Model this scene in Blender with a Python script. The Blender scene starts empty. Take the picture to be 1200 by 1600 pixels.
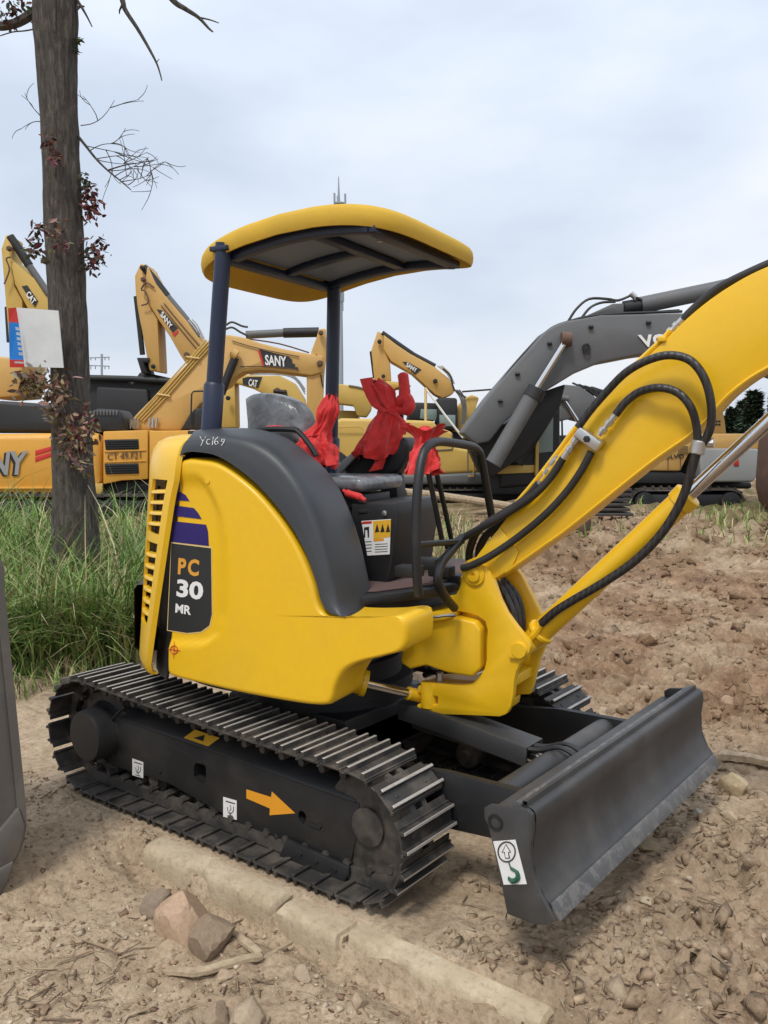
# Outdoor machine yard: small yellow excavator in front of rows of larger ones
import bpy, bmesh, math, random
import numpy as np
from mathutils import Vector, Matrix
random.seed(7); np.random.seed(7)
RAD = math.radians
scene = bpy.context.scene
col = scene.collection

# ------------------------------------------------------------------ camera
CAM = Vector((2.6611, -3.0094, 1.638)); YAW, PITCH, ROLL, FPX = RAD(127.7384), RAD(-4.853), RAD(-0.5097), 1367.29
cD = Vector((math.cos(YAW)*math.cos(PITCH), math.sin(YAW)*math.cos(PITCH), math.sin(PITCH)))
_r = Vector((math.sin(YAW), -math.cos(YAW), 0)); _u = _r.cross(cD)
cR = _r*math.cos(ROLL) + _u*math.sin(ROLL); cU = _u*math.cos(ROLL) - _r*math.sin(ROLL)
cd = bpy.data.cameras.new('camera'); co = bpy.data.objects.new('camera', cd); col.objects.link(co)
cd.sensor_fit = 'VERTICAL'; cd.sensor_height = 36; cd.lens = FPX/1600*36; cd.clip_start = .05; cd.clip_end = 3000
co.matrix_world = Matrix.Translation(CAM) @ Matrix((cR, cU, -cD)).transposed().to_4x4()
scene.camera = co
# ------------------------------------------------------------------ sky, sun, exposure
SUN_EL, SUN_AZ = RAD(58), RAD(-75)          # direction the light comes from (azimuth from +x)
world = bpy.data.worlds.new('World'); scene.world = world; world.use_nodes = True
nt = world.node_tree; nt.nodes.clear(); L = nt.links.new
def N(tree, t, **k):
    n = tree.nodes.new(t)
    for a, b in k.items():
        if a in n.inputs: n.inputs[a].default_value = b
        else: setattr(n, a, b)
    return n
sk = N(nt, 'ShaderNodeTexSky', sky_type='NISHITA', sun_disc=False, sun_elevation=SUN_EL, sun_rotation=RAD(90)-SUN_AZ, air_density=1.2, dust_density=2.0)
tc = N(nt, 'ShaderNodeTexCoord'); mp = N(nt, 'ShaderNodeMapping'); mp.inputs['Scale'].default_value = (1, 1, 2.6)
L(tc.outputs['Generated'], mp.inputs[0])
n1 = N(nt, 'ShaderNodeTexNoise', Scale=2.6, Detail=5.0, Roughness=.5); L(mp.outputs[0], n1.inputs['Vector'])
n2 = N(nt, 'ShaderNodeTexNoise', Scale=1.1, Detail=3.0, Roughness=.45); L(mp.outputs[0], n2.inputs['Vector'])
cr = N(nt, 'ShaderNodeValToRGB'); cr.color_ramp.elements[0].position = .38; cr.color_ramp.elements[1].position = .63
cr.color_ramp.elements[0].color = (4.35, 4.95, 5.9, 1); cr.color_ramp.elements[1].color = (6.9, 7.0, 7.35, 1)
e = cr.color_ramp.elements.new(.5); e.color = (5.5, 6.0, 6.8, 1)
mx0 = N(nt, 'ShaderNodeMix', data_type='FLOAT'); mx0.inputs[0].default_value = .5
L(n1.outputs[0], mx0.inputs[2]); L(n2.outputs[0], mx0.inputs[3]); L(mx0.outputs[0], cr.inputs[0])
mx = N(nt, 'ShaderNodeMix', data_type='RGBA'); mx.inputs[0].default_value = .93       # nearly closed cloud cover
sx = N(nt, 'ShaderNodeSeparateXYZ'); L(tc.outputs['Generated'], sx.inputs[0])      # an overcast sky grows brighter towards the zenith
el = N(nt, 'ShaderNodeMapRange'); L(sx.outputs[2], el.inputs[0]); el.inputs[3].default_value = .96; el.inputs[4].default_value = 1.5
cz = N(nt, 'ShaderNodeVectorMath', operation='SCALE'); L(cr.outputs[0], cz.inputs[0]); L(el.outputs[0], cz.inputs[3])
L(sk.outputs[0], mx.inputs[6]); L(cz.outputs[0], mx.inputs[7])
bg = N(nt, 'ShaderNodeBackground', Strength=.09); L(mx.outputs[2], bg.inputs[0])
wo = N(nt, 'ShaderNodeOutputWorld'); L(bg.outputs[0], wo.inputs[0])
sd = bpy.data.lights.new('sun', 'SUN'); sd.energy = 1.5; sd.angle = RAD(12); sd.color = (1, .95, .87)
so = bpy.data.objects.new('sun', sd); col.objects.link(so)
sdir = Vector((math.cos(SUN_AZ)*math.cos(SUN_EL), math.sin(SUN_AZ)*math.cos(SUN_EL), math.sin(SUN_EL)))
so.rotation_euler = sdir.to_track_quat('Z', 'Y').to_euler(); so.location = (0, 0, 30)
vs = scene.view_settings; vs.view_transform = 'Standard'; vs.look = 'None'; vs.gamma = 1; vs.use_curve_mapping = False; vs.exposure = .6
scene.cycles.max_bounces = 6; scene.cycles.use_denoising = True

# ------------------------------------------------------------------ helpers
def ray(x, y): return cD + cR*((x-600)/FPX) - cU*((y-800)/FPX)
def on_plane(x, y, p0, n):
    w = ray(x, y); return CAM + w*((p0-CAM).dot(n)/w.dot(n))
def on_ground(x, y, z=0): return on_plane(x, y, Vector((0, 0, z)), Vector((0, 0, 1)))
class Frame:
    """upright frame: u forward, v left, z up; px() = where the sight line of a pixel meets the plane v"""
    def __init__(s, o, deg):
        s.o = Vector(o); a = RAD(deg); s.u = Vector((math.cos(a), math.sin(a), 0)); s.v = Vector((-math.sin(a), math.cos(a), 0)); s.z = Vector((0, 0, 1))
    def px(s, x, y, v): return on_plane(x, y, s.o + s.v*v, s.v)
    def pxu(s, x, y, u): return on_plane(x, y, s.o + s.u*u, s.u)
    def pt(s, u, v, z): return s.o + s.u*u + s.v*v + s.z*z
    def loc(s, P): d = P - s.o; return Vector((d.dot(s.u), d.dot(s.v), d.z))
WF = Frame((0, 0, 0), 0)
ROOT = {}
def tag(o, label=None, cat=None, group=None, kind=None):
    if label: o['label'] = label
    if cat: o['category'] = cat
    if group: o['group'] = group
    if kind: o['kind'] = kind
    return o
def thing(name, loc, label, cat, group=None):
    o = bpy.data.objects.new(name, None); o.location = loc; o.empty_display_size = .2; col.objects.link(o); ROOT[o.name] = Vector(loc)
    return tag(o, label, cat, group)
def link(name, me, parent=None):
    o = bpy.data.objects.new(name, me); col.objects.link(o)
    if parent: o.parent = parent
    ROOT[o.name] = ROOT[parent.name].copy() if parent else Vector((0, 0, 0))
    return o
def sub(a, b, t): return a + (b-a)*t
def crv(pts, n=8):
    """Catmull-Rom through points (2-D tuples or Vectors)"""
    P = [Vector(p) for p in pts]; out = []
    for i in range(len(P)-1):
        a, b, c, d = P[max(i-1, 0)], P[i], P[i+1], P[min(i+2, len(P)-1)]
        for k in range(n):
            t = k/n
            out.append(.5*((2*b) + (c-a)*t + (2*a-5*b+4*c-d)*t*t + (3*b-a-3*c+d)*t**3))
    out.append(P[-1]); return out
def resample(P, n):
    P = [Vector(p) for p in P]; d = [0]
    for a, b in zip(P, P[1:]): d.append(d[-1] + (b-a).length)
    out = []; j = 0
    for i in range(n):
        s = d[-1]*i/(n-1)
        while j < len(P)-2 and d[j+1] < s: j += 1
        seg = d[j+1]-d[j]; out.append(sub(P[j], P[j+1], 0 if seg == 0 else min(1, (s-d[j])/seg)))
    return out
class MB:
    def __init__(s): s.v = []; s.f = []
    def add(s, vs, fs):
        k = len(s.v); s.v += [tuple(p) for p in vs]; s.f += [tuple(i+k for i in f) for f in fs]; return s
    def box(s, c, size, ax=None):
        c = Vector(c); X, Y, Z = ax if ax else (Vector((1,0,0)), Vector((0,1,0)), Vector((0,0,1)))
        h = [d/2 for d in size]; vs = [c + X*(h[0]*i) + Y*(h[1]*j) + Z*(h[2]*k) for i in (-1,1) for j in (-1,1) for k in (-1,1)]
        return s.add(vs, [(0,1,3,2),(4,6,7,5),(0,4,5,1),(2,3,7,6),(0,2,6,4),(1,5,7,3)])
    def prism(s, poly, off):
        n = len(poly); P = [Vector(p) for p in poly]; off = Vector(off)
        nn = Vector((0,0,0))
        for i in range(n): nn += P[i].cross(P[(i+1)%n])
        if nn.dot(off) > 0: P = P[::-1]
        return s.add(P + [p+off for p in P], [tuple(range(n)), tuple(range(2*n-1, n-1, -1))] + [(i, i+n, (i+1)%n+n, (i+1)%n) for i in range(n)])
    def tube(s, pts, r, seg=10, caps=True):
        P = [Vector(p) for p in pts]; n = len(P); R = [r[min(len(r)-1, round(i*(len(r)-1)/max(n-1, 1)))] for i in range(n)] if isinstance(r, (list, tuple)) else [r]*n
        T = [(P[min(i+1, n-1)]-P[max(i-1, 0)]).normalized() for i in range(n)]
        a = Vector((0,0,1)) if abs(T[0].z) < .9 else Vector((1,0,0)); nrm = T[0].cross(a).normalized(); vs = []; fs = []
        for i in range(n):
            nrm = (nrm - T[i]*nrm.dot(T[i])).normalized(); b = T[i].cross(nrm)
            for k in range(seg):
                t = 2*math.pi*k/seg; vs.append(P[i] + (nrm*math.cos(t) + b*math.sin(t))*R[i])
        for i in range(n-1):
            for k in range(seg): fs.append((i*seg+k, i*seg+(k+1)%seg, (i+1)*seg+(k+1)%seg, (i+1)*seg+k))
        if caps: fs += [tuple(range(seg-1, -1, -1)), tuple((n-1)*seg+k for k in range(seg))]
        return s.add(vs, fs)
    def lathe(s, c, ax, prof, seg=24):
        """prof: (radius, distance along ax)"""
        c = Vector(c); ax = Vector(ax).normalized(); a = Vector((0,0,1)) if abs(ax.z) < .9 else Vector((1,0,0)); x = ax.cross(a).normalized(); y = ax.cross(x)
        vs = []; fs = []; n = len(prof)
        for r, h in prof:
            for k in range(seg):
                t = 2*math.pi*k/seg; vs.append(c + ax*h + (x*math.cos(t)+y*math.sin(t))*max(r, 1e-4))
        for i in range(n-1):
            for k in range(seg): fs.append((i*seg+k, i*seg+(k+1)%seg, (i+1)*seg+(k+1)%seg, (i+1)*seg+k))
        fs += [tuple(range(seg-1, -1, -1)), tuple((n-1)*seg+k for k in range(seg))]
        return s.add(vs, fs)
    def grid(s, rows, closed=False):
        m = len(rows[0]); vs = [p for r in rows for p in r]; fs = []
        for i in range(len(rows)-1):
            for k in range(m if closed else m-1): fs.append((i*m+k, i*m+(k+1)%m, (i+1)*m+(k+1)%m, (i+1)*m+k))
        return s.add(vs, fs)
    def mesh(s, name, mat=None, bevel=0, seg=2, smooth=35, thick=0, tri=False, fix=True):
        me = bpy.data.meshes.new(name); me.from_pydata(s.v, [], s.f)
        if bevel or thick or fix:
            bm = bmesh.new(); bm.from_mesh(me)
            if fix: bmesh.ops.recalc_face_normals(bm, faces=bm.faces)
            if thick: bmesh.ops.solidify(bm, geom=bm.faces[:], thickness=thick)
            if bevel:
                es = [e for e in bm.edges if len(e.link_faces) == 2 and e.calc_face_angle(0) > RAD(28)]
                bmesh.ops.bevel(bm, geom=es, offset=bevel, segments=seg, affect='EDGES', profile=.5, clamp_overlap=True)
            bm.to_mesh(me); bm.free()
        if smooth:
            me.polygons.foreach_set('use_smooth', [True]*len(me.polygons)); me.set_sharp_from_angle(angle=RAD(smooth))
        if mat: me.materials.append(mat)
        me.update(); return me
    def build(s, name, mat, parent=None, **k):
        if parent:
            o = ROOT[parent.name]
            if o.length > 0: s.v = [(p[0]-o.x, p[1]-o.y, p[2]-o.z) for p in s.v]
        return link(name, s.mesh(name, mat, **k), parent)

def vnoise(x, y, seed=0):
    xi, yi = np.floor(x).astype(np.int64), np.floor(y).astype(np.int64); fx, fy = x-xi, y-yi
    def h(a, b):
        n = (a*374761393 + b*668265263 + seed*1442695041) & 0x7fffffff; n = ((n ^ (n >> 13))*1274126177) & 0x7fffffff; n = (n ^ (n >> 16)) & 0xffff
        return n/65535.0
    sx, sy = fx*fx*(3-2*fx), fy*fy*(3-2*fy)
    return (h(xi, yi)*(1-sx)+h(xi+1, yi)*sx)*(1-sy) + (h(xi, yi+1)*(1-sx)+h(xi+1, yi+1)*sx)*sy
def fbm(x, y, sc, oc=4, seed=0, gain=.5):
    s = 0; a = 1; t = 0
    for o in range(oc): s = s + a*(vnoise(x*sc+17.3*o, y*sc-9.1*o, seed+o)-.5); t += a; a *= gain; sc *= 2.03
    return s/t
# ------------------------------------------------------------------ materials
def new_mat(name):
    m = bpy.data.materials.new(name); m.use_nodes = True; t = m.node_tree; t.nodes.clear()
    b = t.nodes.new('ShaderNodeBsdfPrincipled'); o = t.nodes.new('ShaderNodeOutputMaterial'); t.links.new(b.outputs[0], o.inputs[0])
    return m, t, b
def ramp(t, src, stops):
    r = t.nodes.new('ShaderNodeValToRGB'); el = r.color_ramp.elements
    while len(el) < len(stops): el.new(.5)
    for e_, (p, c) in zip(el, stops): e_.position = p; e_.color = (*c, 1) if len(c) == 3 else c
    t.links.new(src, r.inputs[0]); return r.outputs[0]
def noise(t, scale, detail=6, rough=.6, vec=None, dist=0):
    n = N(t, 'ShaderNodeTexNoise', Scale=scale, Detail=float(detail), Roughness=rough, Distortion=dist)
    if vec is None: vec = N(t, 'ShaderNodeNewGeometry').outputs['Position']
    t.links.new(vec, n.inputs['Vector']); return n.outputs[0]
def mixc(t, fac, a, b, mode='MIX'):
    m = N(t, 'ShaderNodeMix', data_type='RGBA', blend_type=mode)
    for s_, v in ((0, fac), (6, a), (7, b)):
        if isinstance(v, (tuple, list)): m.inputs[s_].default_value = (*v, 1)[:4]
        elif isinstance(v, (int, float)): m.inputs[s_].default_value = v
        else: t.links.new(v, m.inputs[s_])
    return m.outputs[2]
def bump(t, b, src, strength=.3, dist=.01):
    n = N(t, 'ShaderNodeBump', Strength=strength, Distance=dist); t.links.new(src, n.inputs['Height']); t.links.new(n.outputs[0], b.inputs['Normal']); return n
def paint(name, c, rough=.4, dirt=.25, dirtc=(.20,.15,.10), spec=.5, metal=0, scale=3, wav=.0, wear=0, wearc=(.3,.3,.3), coat=0):
    m, t, b = new_mat(name)
    big = noise(t, scale, 7, .62); fine = noise(t, scale*14, 5, .65)
    f = ramp(t, big, [(.45, (0,0,0)), (.75, (1,1,1))])
    fm = N(t, 'ShaderNodeMath', operation='MULTIPLY'); t.links.new(f, fm.inputs[0]); fm.inputs[1].default_value = dirt
    c2 = tuple(x*.95 for x in c)
    base = mixc(t, ramp(t, fine, [(.3, (0,0,0)), (.7, (1,1,1))]), c, c2)
    colr = mixc(t, fm.outputs[0], base, dirtc)
    if wear:
        wn = noise(t, scale*9, 8, .75); wf = ramp(t, wn, [(1-wear-.04, (0,0,0)), (1-wear, (1,1,1))]); colr = mixc(t, wf, colr, wearc)
    t.links.new(colr, b.inputs['Base Color'])
    r = N(t, 'ShaderNodeMapRange'); t.links.new(big, r.inputs[0]); r.inputs[3].default_value = max(.05, rough-.12); r.inputs[4].default_value = min(1, rough+.2)
    t.links.new(r.outputs[0], b.inputs['Roughness']); b.inputs['Specular IOR Level'].default_value = spec; b.inputs['Metallic'].default_value = metal
    if coat: b.inputs['Coat Weight'].default_value = coat; b.inputs['Coat Roughness'].default_value = .12
    if wav: bump(t, b, noise(t, 5, 2, .5), wav, .02)
    else: bump(t, b, fine, .06, .004)
    return m
M = {}
M['yellow'] = paint('yellow_paint', (.80,.475,.009), .36, .22, (.56,.36,.06), .5, scale=2.2, wav=.05, coat=.2)
M['yellow_old'] = paint('matt_ochre_canopy', (.60,.375,.045), .75, .4, (.40,.27,.06), spec=.25)
M['hood'] = paint('charcoal_hood', (.032,.036,.042), .42, .35, (.07,.07,.068), scale=2)
M['black'] = paint('black_paint', (.011,.012,.014), .45, .4, (.042,.038,.034), scale=4)
M['navy'] = paint('dark_blue_frame', (.010,.019,.050), .38, .2, (.035,.04,.06))
M['steel_dark'] = paint('dark_track_steel', (.030,.028,.026), .55, .85, (.135,.112,.09), scale=9)
M['worn'] = paint('worn_bare_steel', (.50,.47,.43), .45, .5, (.24,.21,.17), metal=.45, scale=18)
M['rubber'] = paint('black_rubber', (.018,.017,.017), .5, .4, (.05,.045,.04), scale=9)
M['chrome'] = paint('chrome', (.72,.72,.72), .12, .15, (.5,.5,.5), metal=1)
M['zinc'] = paint('zinc', (.55,.55,.54), .32, .4, (.35,.33,.30), metal=.9, scale=12)
M['blade'] = paint('blade_grey_paint', (.040,.040,.041), .46, .7, (.115,.108,.098), scale=3, wear=.30, wearc=(.13,.12,.108))
M['blade_worn'] = paint('scuffed_blade_edge', (.075,.077,.08), .42, .6, (.14,.13,.115), scale=2.2, wear=.47, wearc=(.135,.13,.122))
M['black_dusty'] = paint('dusty_black_paint', (.012,.0125,.014), .48, .45, (.055,.047,.039), scale=5)
M['white'] = paint('white_sticker', (.78,.78,.77), .45, .1, (.6,.6,.58))
M['ink'] = paint('black_print', (.02,.02,.022), .5, .05)
M['green'] = paint('dark_green_print', (.015,.09,.055), .5, .05)
M['orange'] = paint('orange_sticker', (.78,.33,.015), .45, .15, (.6,.3,.05))
M['amber'] = paint('amber_lettering', (.70,.33,.04), .5, .1)
M['violet'] = paint('indigo_decal', (.022,.012,.13), .42, .1, (.06,.05,.15))
M['decal_black'] = paint('decal_black', (.022,.024,.025), .45, .15, (.05,.05,.05))
M['cream'] = paint('pale_edge', (.70,.52,.22), .5, .1)
M['warn'] = paint('warning_yellow', (.75,.42,.03), .5, .1)
M['redpr'] = paint('red_print', (.55,.03,.02), .5, .1)
M['brown'] = paint('floor_mat', (.10,.06,.055), .8, .5, (.2,.15,.12))
M['grey'] = paint('machine_grey', (.105,.108,.112), .5, .4, (.17,.16,.145), scale=1.2)
M['lgrey'] = paint('light_machine_grey', (.28,.29,.29), .5, .4, (.3,.28,.25), scale=1.2)
M['bgy'] = paint('aged_machine_yellow', (.56,.335,.10), .5, .4, (.45,.28,.10), scale=.9)
M['bgy2'] = paint('golden_machine_yellow', (.56,.37,.085), .5, .4, (.42,.30,.09), scale=.9)
M['bgo'] = paint('orange_machine_yellow', (.66,.325,.04), .45, .3, (.5,.28,.07), scale=.9)
M['dark'] = paint('dark_machinery', (.011,.012,.014), .55, .35, (.04,.036,.032), scale=2)
M['rust'] = paint('rusty_steel', (.11,.062,.045), .75, .6, (.20,.12,.08), scale=6)
M['bucket'] = paint('worn_bucket_steel', (.085,.078,.070), .6, .8, (.16,.135,.11), scale=4)
def px_poly(fr, pts, v): return [fr.px(x, y, v) for x, y in pts]
def cut(o, cutters):
    """cut the cutter meshes out of o for good"""
    tmp = []
    for mb in cutters:
        c = bpy.data.objects.new('cutter', mb.mesh('cutter', smooth=0)); col.objects.link(c); c.matrix_world = Matrix.Translation(-Vector((0,0,0))); tmp.append(c)
        md = o.modifiers.new('b', 'BOOLEAN'); md.object = c; md.operation = 'DIFFERENCE'; md.solver = 'EXACT'
    bpy.context.view_layer.update()
    me = bpy.data.meshes.new_from_object(o.evaluated_get(bpy.context.evaluated_depsgraph_get()))
    o.modifiers.clear(); old = o.data; o.data = me; me.name = old.name
    for c in tmp: bpy.data.objects.remove(c)
def fit_mesh(me, P0, P1, P2, lift):
    """map the x/y box of a flat mesh to the parallelogram P0 (low left), P1 (low right), P2 (top left)"""
    n = len(me.vertices); a = np.empty(n*3); me.vertices.foreach_get('co', a); a = a.reshape(-1, 3)
    lo, hi = a.min(0), a.max(0); w = np.maximum(hi-lo, 1e-6); s = (a-lo)/w
    P0, P1, P2 = [np.array(p) for p in (P0, P1, P2)]; nn = np.cross(P1-P0, P2-P0); nn /= np.linalg.norm(nn)
    out = P0 + s[:, :1]*(P1-P0) + s[:, 1:2]*(P2-P0) + nn*(lift*(.3+.7*s[:, 2:3]))
    return out
def text(name, body, P0, P1, P2, mat, parent, lift=.002, fat=0.0, space=1.0):
    cu = bpy.data.curves.new('t', 'FONT'); cu.body = body; cu.size = 1; cu.extrude = .01; cu.offset = fat; cu.space_character = space; cu.resolution_u = 3
    o = bpy.data.objects.new('t', cu); col.objects.link(o); bpy.context.view_layer.update()
    me = bpy.data.meshes.new_from_object(o.evaluated_get(bpy.context.evaluated_depsgraph_get())); bpy.data.objects.remove(o)
    out = fit_mesh(me, P0, P1, P2, lift) - np.array(ROOT[parent.name])
    me.vertices.foreach_set('co', out.ravel()); me.materials.clear(); me.materials.append(mat); me.update(); me.name = name
    return link(name, me, parent)
def text_px(name, body, fr, v, p0, p1, p2, mat, parent, **k):
    return text(name, body, fr.px(*p0, v), fr.px(*p1, v), fr.px(*p2, v), mat, parent, **k)
def patch(name, pts, fr, v, mat, parent, t=.0015, bevel=0):
    """thin sticker or plate with the given pixel outline on plane v, standing t proud towards the viewer's side"""
    s = -1 if (fr.o + fr.v*v - CAM).dot(fr.v) > 0 else 1
    return MB().prism(px_poly(fr, pts, v), fr.v*(s*t)).build(name, mat, parent, bevel=bevel, smooth=30)

# ================================================================== small yellow excavator: undercarriage
EX = thing('mini_excavator', (0, 0, 0), 'small yellow tracked excavator with canopy and dark grey dozer blade, nearest machine', 'excavator')
RC, RR, FC, FR_ = Vector((-.845, 0, .285)), .285, Vector((.765, 0, .257)), .257
def track_path(rin):
    """closed loop (x,z) lying rin inside the outer surface"""
    r1, r2 = RR-rin, FR_-rin; dx, dz = FC.x-RC.x, FC.z-RC.z; d = math.hypot(dx, dz); base = math.atan2(dz, dx); al = math.acos((r1-r2)/d)
    a1, a2 = base+al, base-al; pts = []
    for k in range(25):
        t = a1 + (2*math.pi-(a1-a2))*k/24; pts.append(Vector((RC.x+r1*math.cos(t), 0, RC.z+r1*math.sin(t))))
    for k in range(25):
        t = a2 + (a1-a2)*k/24; pts.append(Vector((FC.x+r2*math.cos(t), 0, FC.z+r2*math.sin(t))))
    # top run sags a little between sprocket and idler
    top = []
    for k in range(1, 12):
        q = sub(pts[-1], pts[0], k/12); q.z -= .012*math.sin(math.pi*k/12); top.append(q)
    return pts + top
def at_len(P, s, tot, d):
    s %= tot
    for i in range(len(P)):
        if d[i+1] >= s:
            a, b = P[i], P[(i+1) % len(P)]; t = (s-d[i])/max(d[i+1]-d[i], 1e-9); return sub(a, b, t)
shoe = MB(); W_ = .30
shoe.box((-.001, 0, -.024), (.097, W_, .008))
shoe.box((.052, 0, -.0345), (.030, W_-.008, .007), (Vector((.95, 0, -.31)), Vector((0, 1, 0)), Vector((.31, 0, .95))))
shoe.box((-.047, 0, -.031), (.012, W_-.004, .008))
for gx in (-.034, .030):
    shoe.prism([(gx-.009, -W_/2, -.022), (gx+.009, -W_/2, -.022), (gx+.0055, -W_/2, 0), (gx-.0055, -W_/2, 0)], (0, W_, 0))
for by in (-.085, .085): shoe.box((-.002, by, -.020), (.016, .018, .006))
shoe_me = shoe.mesh('shoe', M['steel_dark'], bevel=.0015, seg=1, smooth=25)
shoe_me.materials.append(M['worn'])
for p_ in shoe_me.polygons:
    if p_.center.z > -.0025: p_.material_index = 1
NS = 42
for side, yc in (('r', -.625), ('l', .625)):
    P = track_path(.095); d = [0]
    for i in range(len(P)): d.append(d[-1] + (P[(i+1) % len(P)]-P[i]).length)
    tot = d[-1]
    ch = MB()
    for yo in (-.033, .033):
        inn, out = track_path(.085), track_path(.034)
        rows = [[Vector((q.x, yc+yo+w, q.z)) for q in pp] for pp, w in ((out, -.012), (out, .012), (inn, .012), (inn, -.012), (out, -.012))]
        ch.grid(rows, closed=True)
    for k in range(NS):                       # link bosses
        q = at_len(P, tot*(k+.5)/NS, tot, d); c = Vector((-.01, 0, .28)); 
        ch.tube([(q.x, yc-.05, q.z), (q.x, yc+.05, q.z)], .016, 6)
    track = ch.build('track_chain', M['steel_dark'], EX, smooth=30)
    for k in range(NS):
        s = tot*(k+.25)/NS; a, b = at_len(P, s-.045, tot, d), at_len(P, s+.045, tot, d); q = (a+b)/2
        X = (b-a).normalized(); Z = X.cross(Vector((0, 1, 0))).normalized()
        cen = Vector((-.01, 0, .27))
        if Z.dot(q-cen) < 0: Z = -Z
        Y = Z.cross(X); pos = q + Z*.095; pos.y = yc
        o = link('shoe', shoe_me, track); o.matrix_local = Matrix.Translation(pos) @ Matrix((X, Y, Z)).transposed().to_4x4()
    # sprocket with teeth, drive motor, idler, rollers
    n_ = Vector((0, -1 if side == 'r' else 1, 0)); so_ = MB(); prof = []
    for k in range(38):
        t = 2*math.pi*k/38; r = .215 if k % 2 else .185; prof.append(RC + Vector((r*math.cos(t), yc+.02, r*math.sin(t))))
    so_.prism(prof, (0, -.04, 0)); so_.build('sprocket', M['steel_dark'], EX, bevel=.004, seg=1)
    mot = MB(); mot.lathe(Vector((RC.x+.02, yc, RC.z+.0)), n_, [(.16, -.10), (.16, .0), (.15, .012), (.128, .03), (.122, .05), (.118, .125), (.112, .14), (.0, .142)], 32)
    mot.build('drive_motor_cover', M['black_dusty'], EX)
    idl = MB(); idl.lathe(Vector((FC.x, yc, FC.z)), n_, [(.05, -.12), (.06, -.07), (.17, -.06), (.175, -.03), (.198, -.025), (.198, .025), (.175, .03), (.15, .030), (.14, .034), (.07, .036), (.07, .05), (.05, .054), (.0, .055)], 32)
    idl.build('idler_wheel', M['steel_dark'], EX)
    for rx in (-.48, -.16, .16, .48):
        MB().lathe((rx, yc-n_.y*.095, .125), n_, [(.03, -.13), (.03, -.10), (.062, -.095), (.062, -.04), (.05, -.035), (.05, .035), (.062, .04), (.062, .095), (.032, .10), (.032, .12), (0, .122)], 20).build('track_roller', M['steel_dark'], EX)
# near side track frame from its outline
FY = -.665
top = [(186, 1122), (186, 1126), (560, 1258)]
fo = [(188, 1124), (562, 1256), (558, 1300), (547, 1352), (442, 1322), (352, 1274), (262, 1224), (205, 1206), (163, 1193), (160, 1180), (166, 1148), (180, 1130)]
fp = px_poly(WF, fo, FY)
fr_ = MB().prism(fp, (0, .16, 0)); frame_o = fr_.build('track_frame', M['black_dusty'], EX, bevel=.006, seg=2)
cuts = []
for a, b, c, e_ in ((303, 1192, 322, 1222), (466, 1266, 478, 1286)):
    poly = [(a+3, b), (c-3, b+3), (c, b+8), (c, e_-4), (c-4, e_+2), (a+4, e_-2), (a, e_-8), (a, b+5)]
    cuts.append(MB().prism([q - Vector((0, .05, 0)) for q in px_poly(WF, poly, FY)], (0, .11, 0)))
cut(frame_o, cuts)
frame_o.data.polygons.foreach_set('use_smooth', [True]*len(frame_o.data.polygons)); frame_o.data.set_sharp_from_angle(angle=RAD(25))
A, B = WF.px(188, 1124, FY), WF.px(562, 1256, FY)
sl = MB()      # roof-like sloping top of the frame
prof = [(.0, -.004), (.0, .004), (.055, .045), (.16, .05), (.16, -.02)]
sl.grid([[Vector((x, FY+.004+dy, z+dz)) for dy, dz in prof] for x, z in ((A.x+.01, A.z), (B.x-.02, B.z))])
sl.build('frame_top_plate', M['black_dusty'], EX, thick=-.006, bevel=.003, seg=1)
st_top = [Vector((A.x + (B.x-A.x)*t, FY+.002+.051*s, A.z + (B.z-A.z)*t + .010 + .041*s)) for t, s in ((.31, .08), (.42, .08), (.44, .85), (.33, .85))]
st = MB().prism(st_top, Vector((0, -.0012, .0014))).build('warning_sticker', M['warn'], EX, smooth=0)
mk = [sub(sub(st_top[0], st_top[1], a), sub(st_top[3], st_top[2], a), b) for a, b in ((.3, .25), (.7, .25), (.5, .8))]
MB().prism([q + Vector((0, -.002, .0025)) for q in mk], Vector((0, -.0006, .0008))).build('warning_mark', M['ink'], st, smooth=0)
# wear guard, bolts, stickers and the orange arrow
patch('guard_plate', [(452, 1309), (549, 1352), (550, 1364), (538, 1380), (524, 1381), (446, 1346), (441, 1334)], WF, FY-.002, M['black'], EX, t=.018, bevel=.004)
for x, y in ((470, 1333), (495, 1345), (524, 1358), (250, 1205), (331, 1263), (432, 1307), (500, 1290)):
    q = WF.px(x, y, FY-(.019 if y > 1330 else 0)); MB().lathe(q, (0, -1, 0), [(.011, -.004), (.011, .004), (.009, .007), (0, .0072)], 6).build('bolt', M['black'], EX)
patch('weld_bead', [(482, 1287), (500, 1296), (502, 1293), (484, 1284)], WF, FY, M['black'], EX, t=.006, bevel=.002)
for x0, y0, x1, y1 in ((207, 1185, 224, 1216), (349, 1245, 370, 1281)):
    s_ = patch('tie_down_sticker', [(x0, y0), (x1, y0+6), (x1, y1), (x0, y1-5)], WF, FY, M['white'], EX, t=.0012)
    w, h = x1-x0, y1-y0
    pr = MB()
    pr.prism(px_poly(WF, [(x0+w*.18, y0+h*.16), (x0+w*.86, y0+h*.28), (x0+w*.86, y0+h*.33), (x0+w*.18, y0+h*.21)], FY-.0013), (0, -.0006, 0))
    pr.tube([WF.px(x0+w*a, y0+h*b, FY-.0016) for a, b in ((.3, .45), (.36, .68), (.55, .74), (.75, .62), (.76, .42))], .0018, 5)
    pr.tube([WF.px(x0+w*a, y0+h*b, FY-.0016) for a, b in ((.5, .36), (.58, .52), (.48, .6), (.52, .84))], .0018, 5)
    pr.tube([WF.px(x0+w*a, y0+h*b, FY-.0016) for a, b in ((.28, .82), (.76, .9))], .0016, 5)
    pr.build('tie_down_symbol', M['ink'], s_)
z2 = lambda x, y: (40+x*.5833, 1000+y*.5833)
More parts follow.
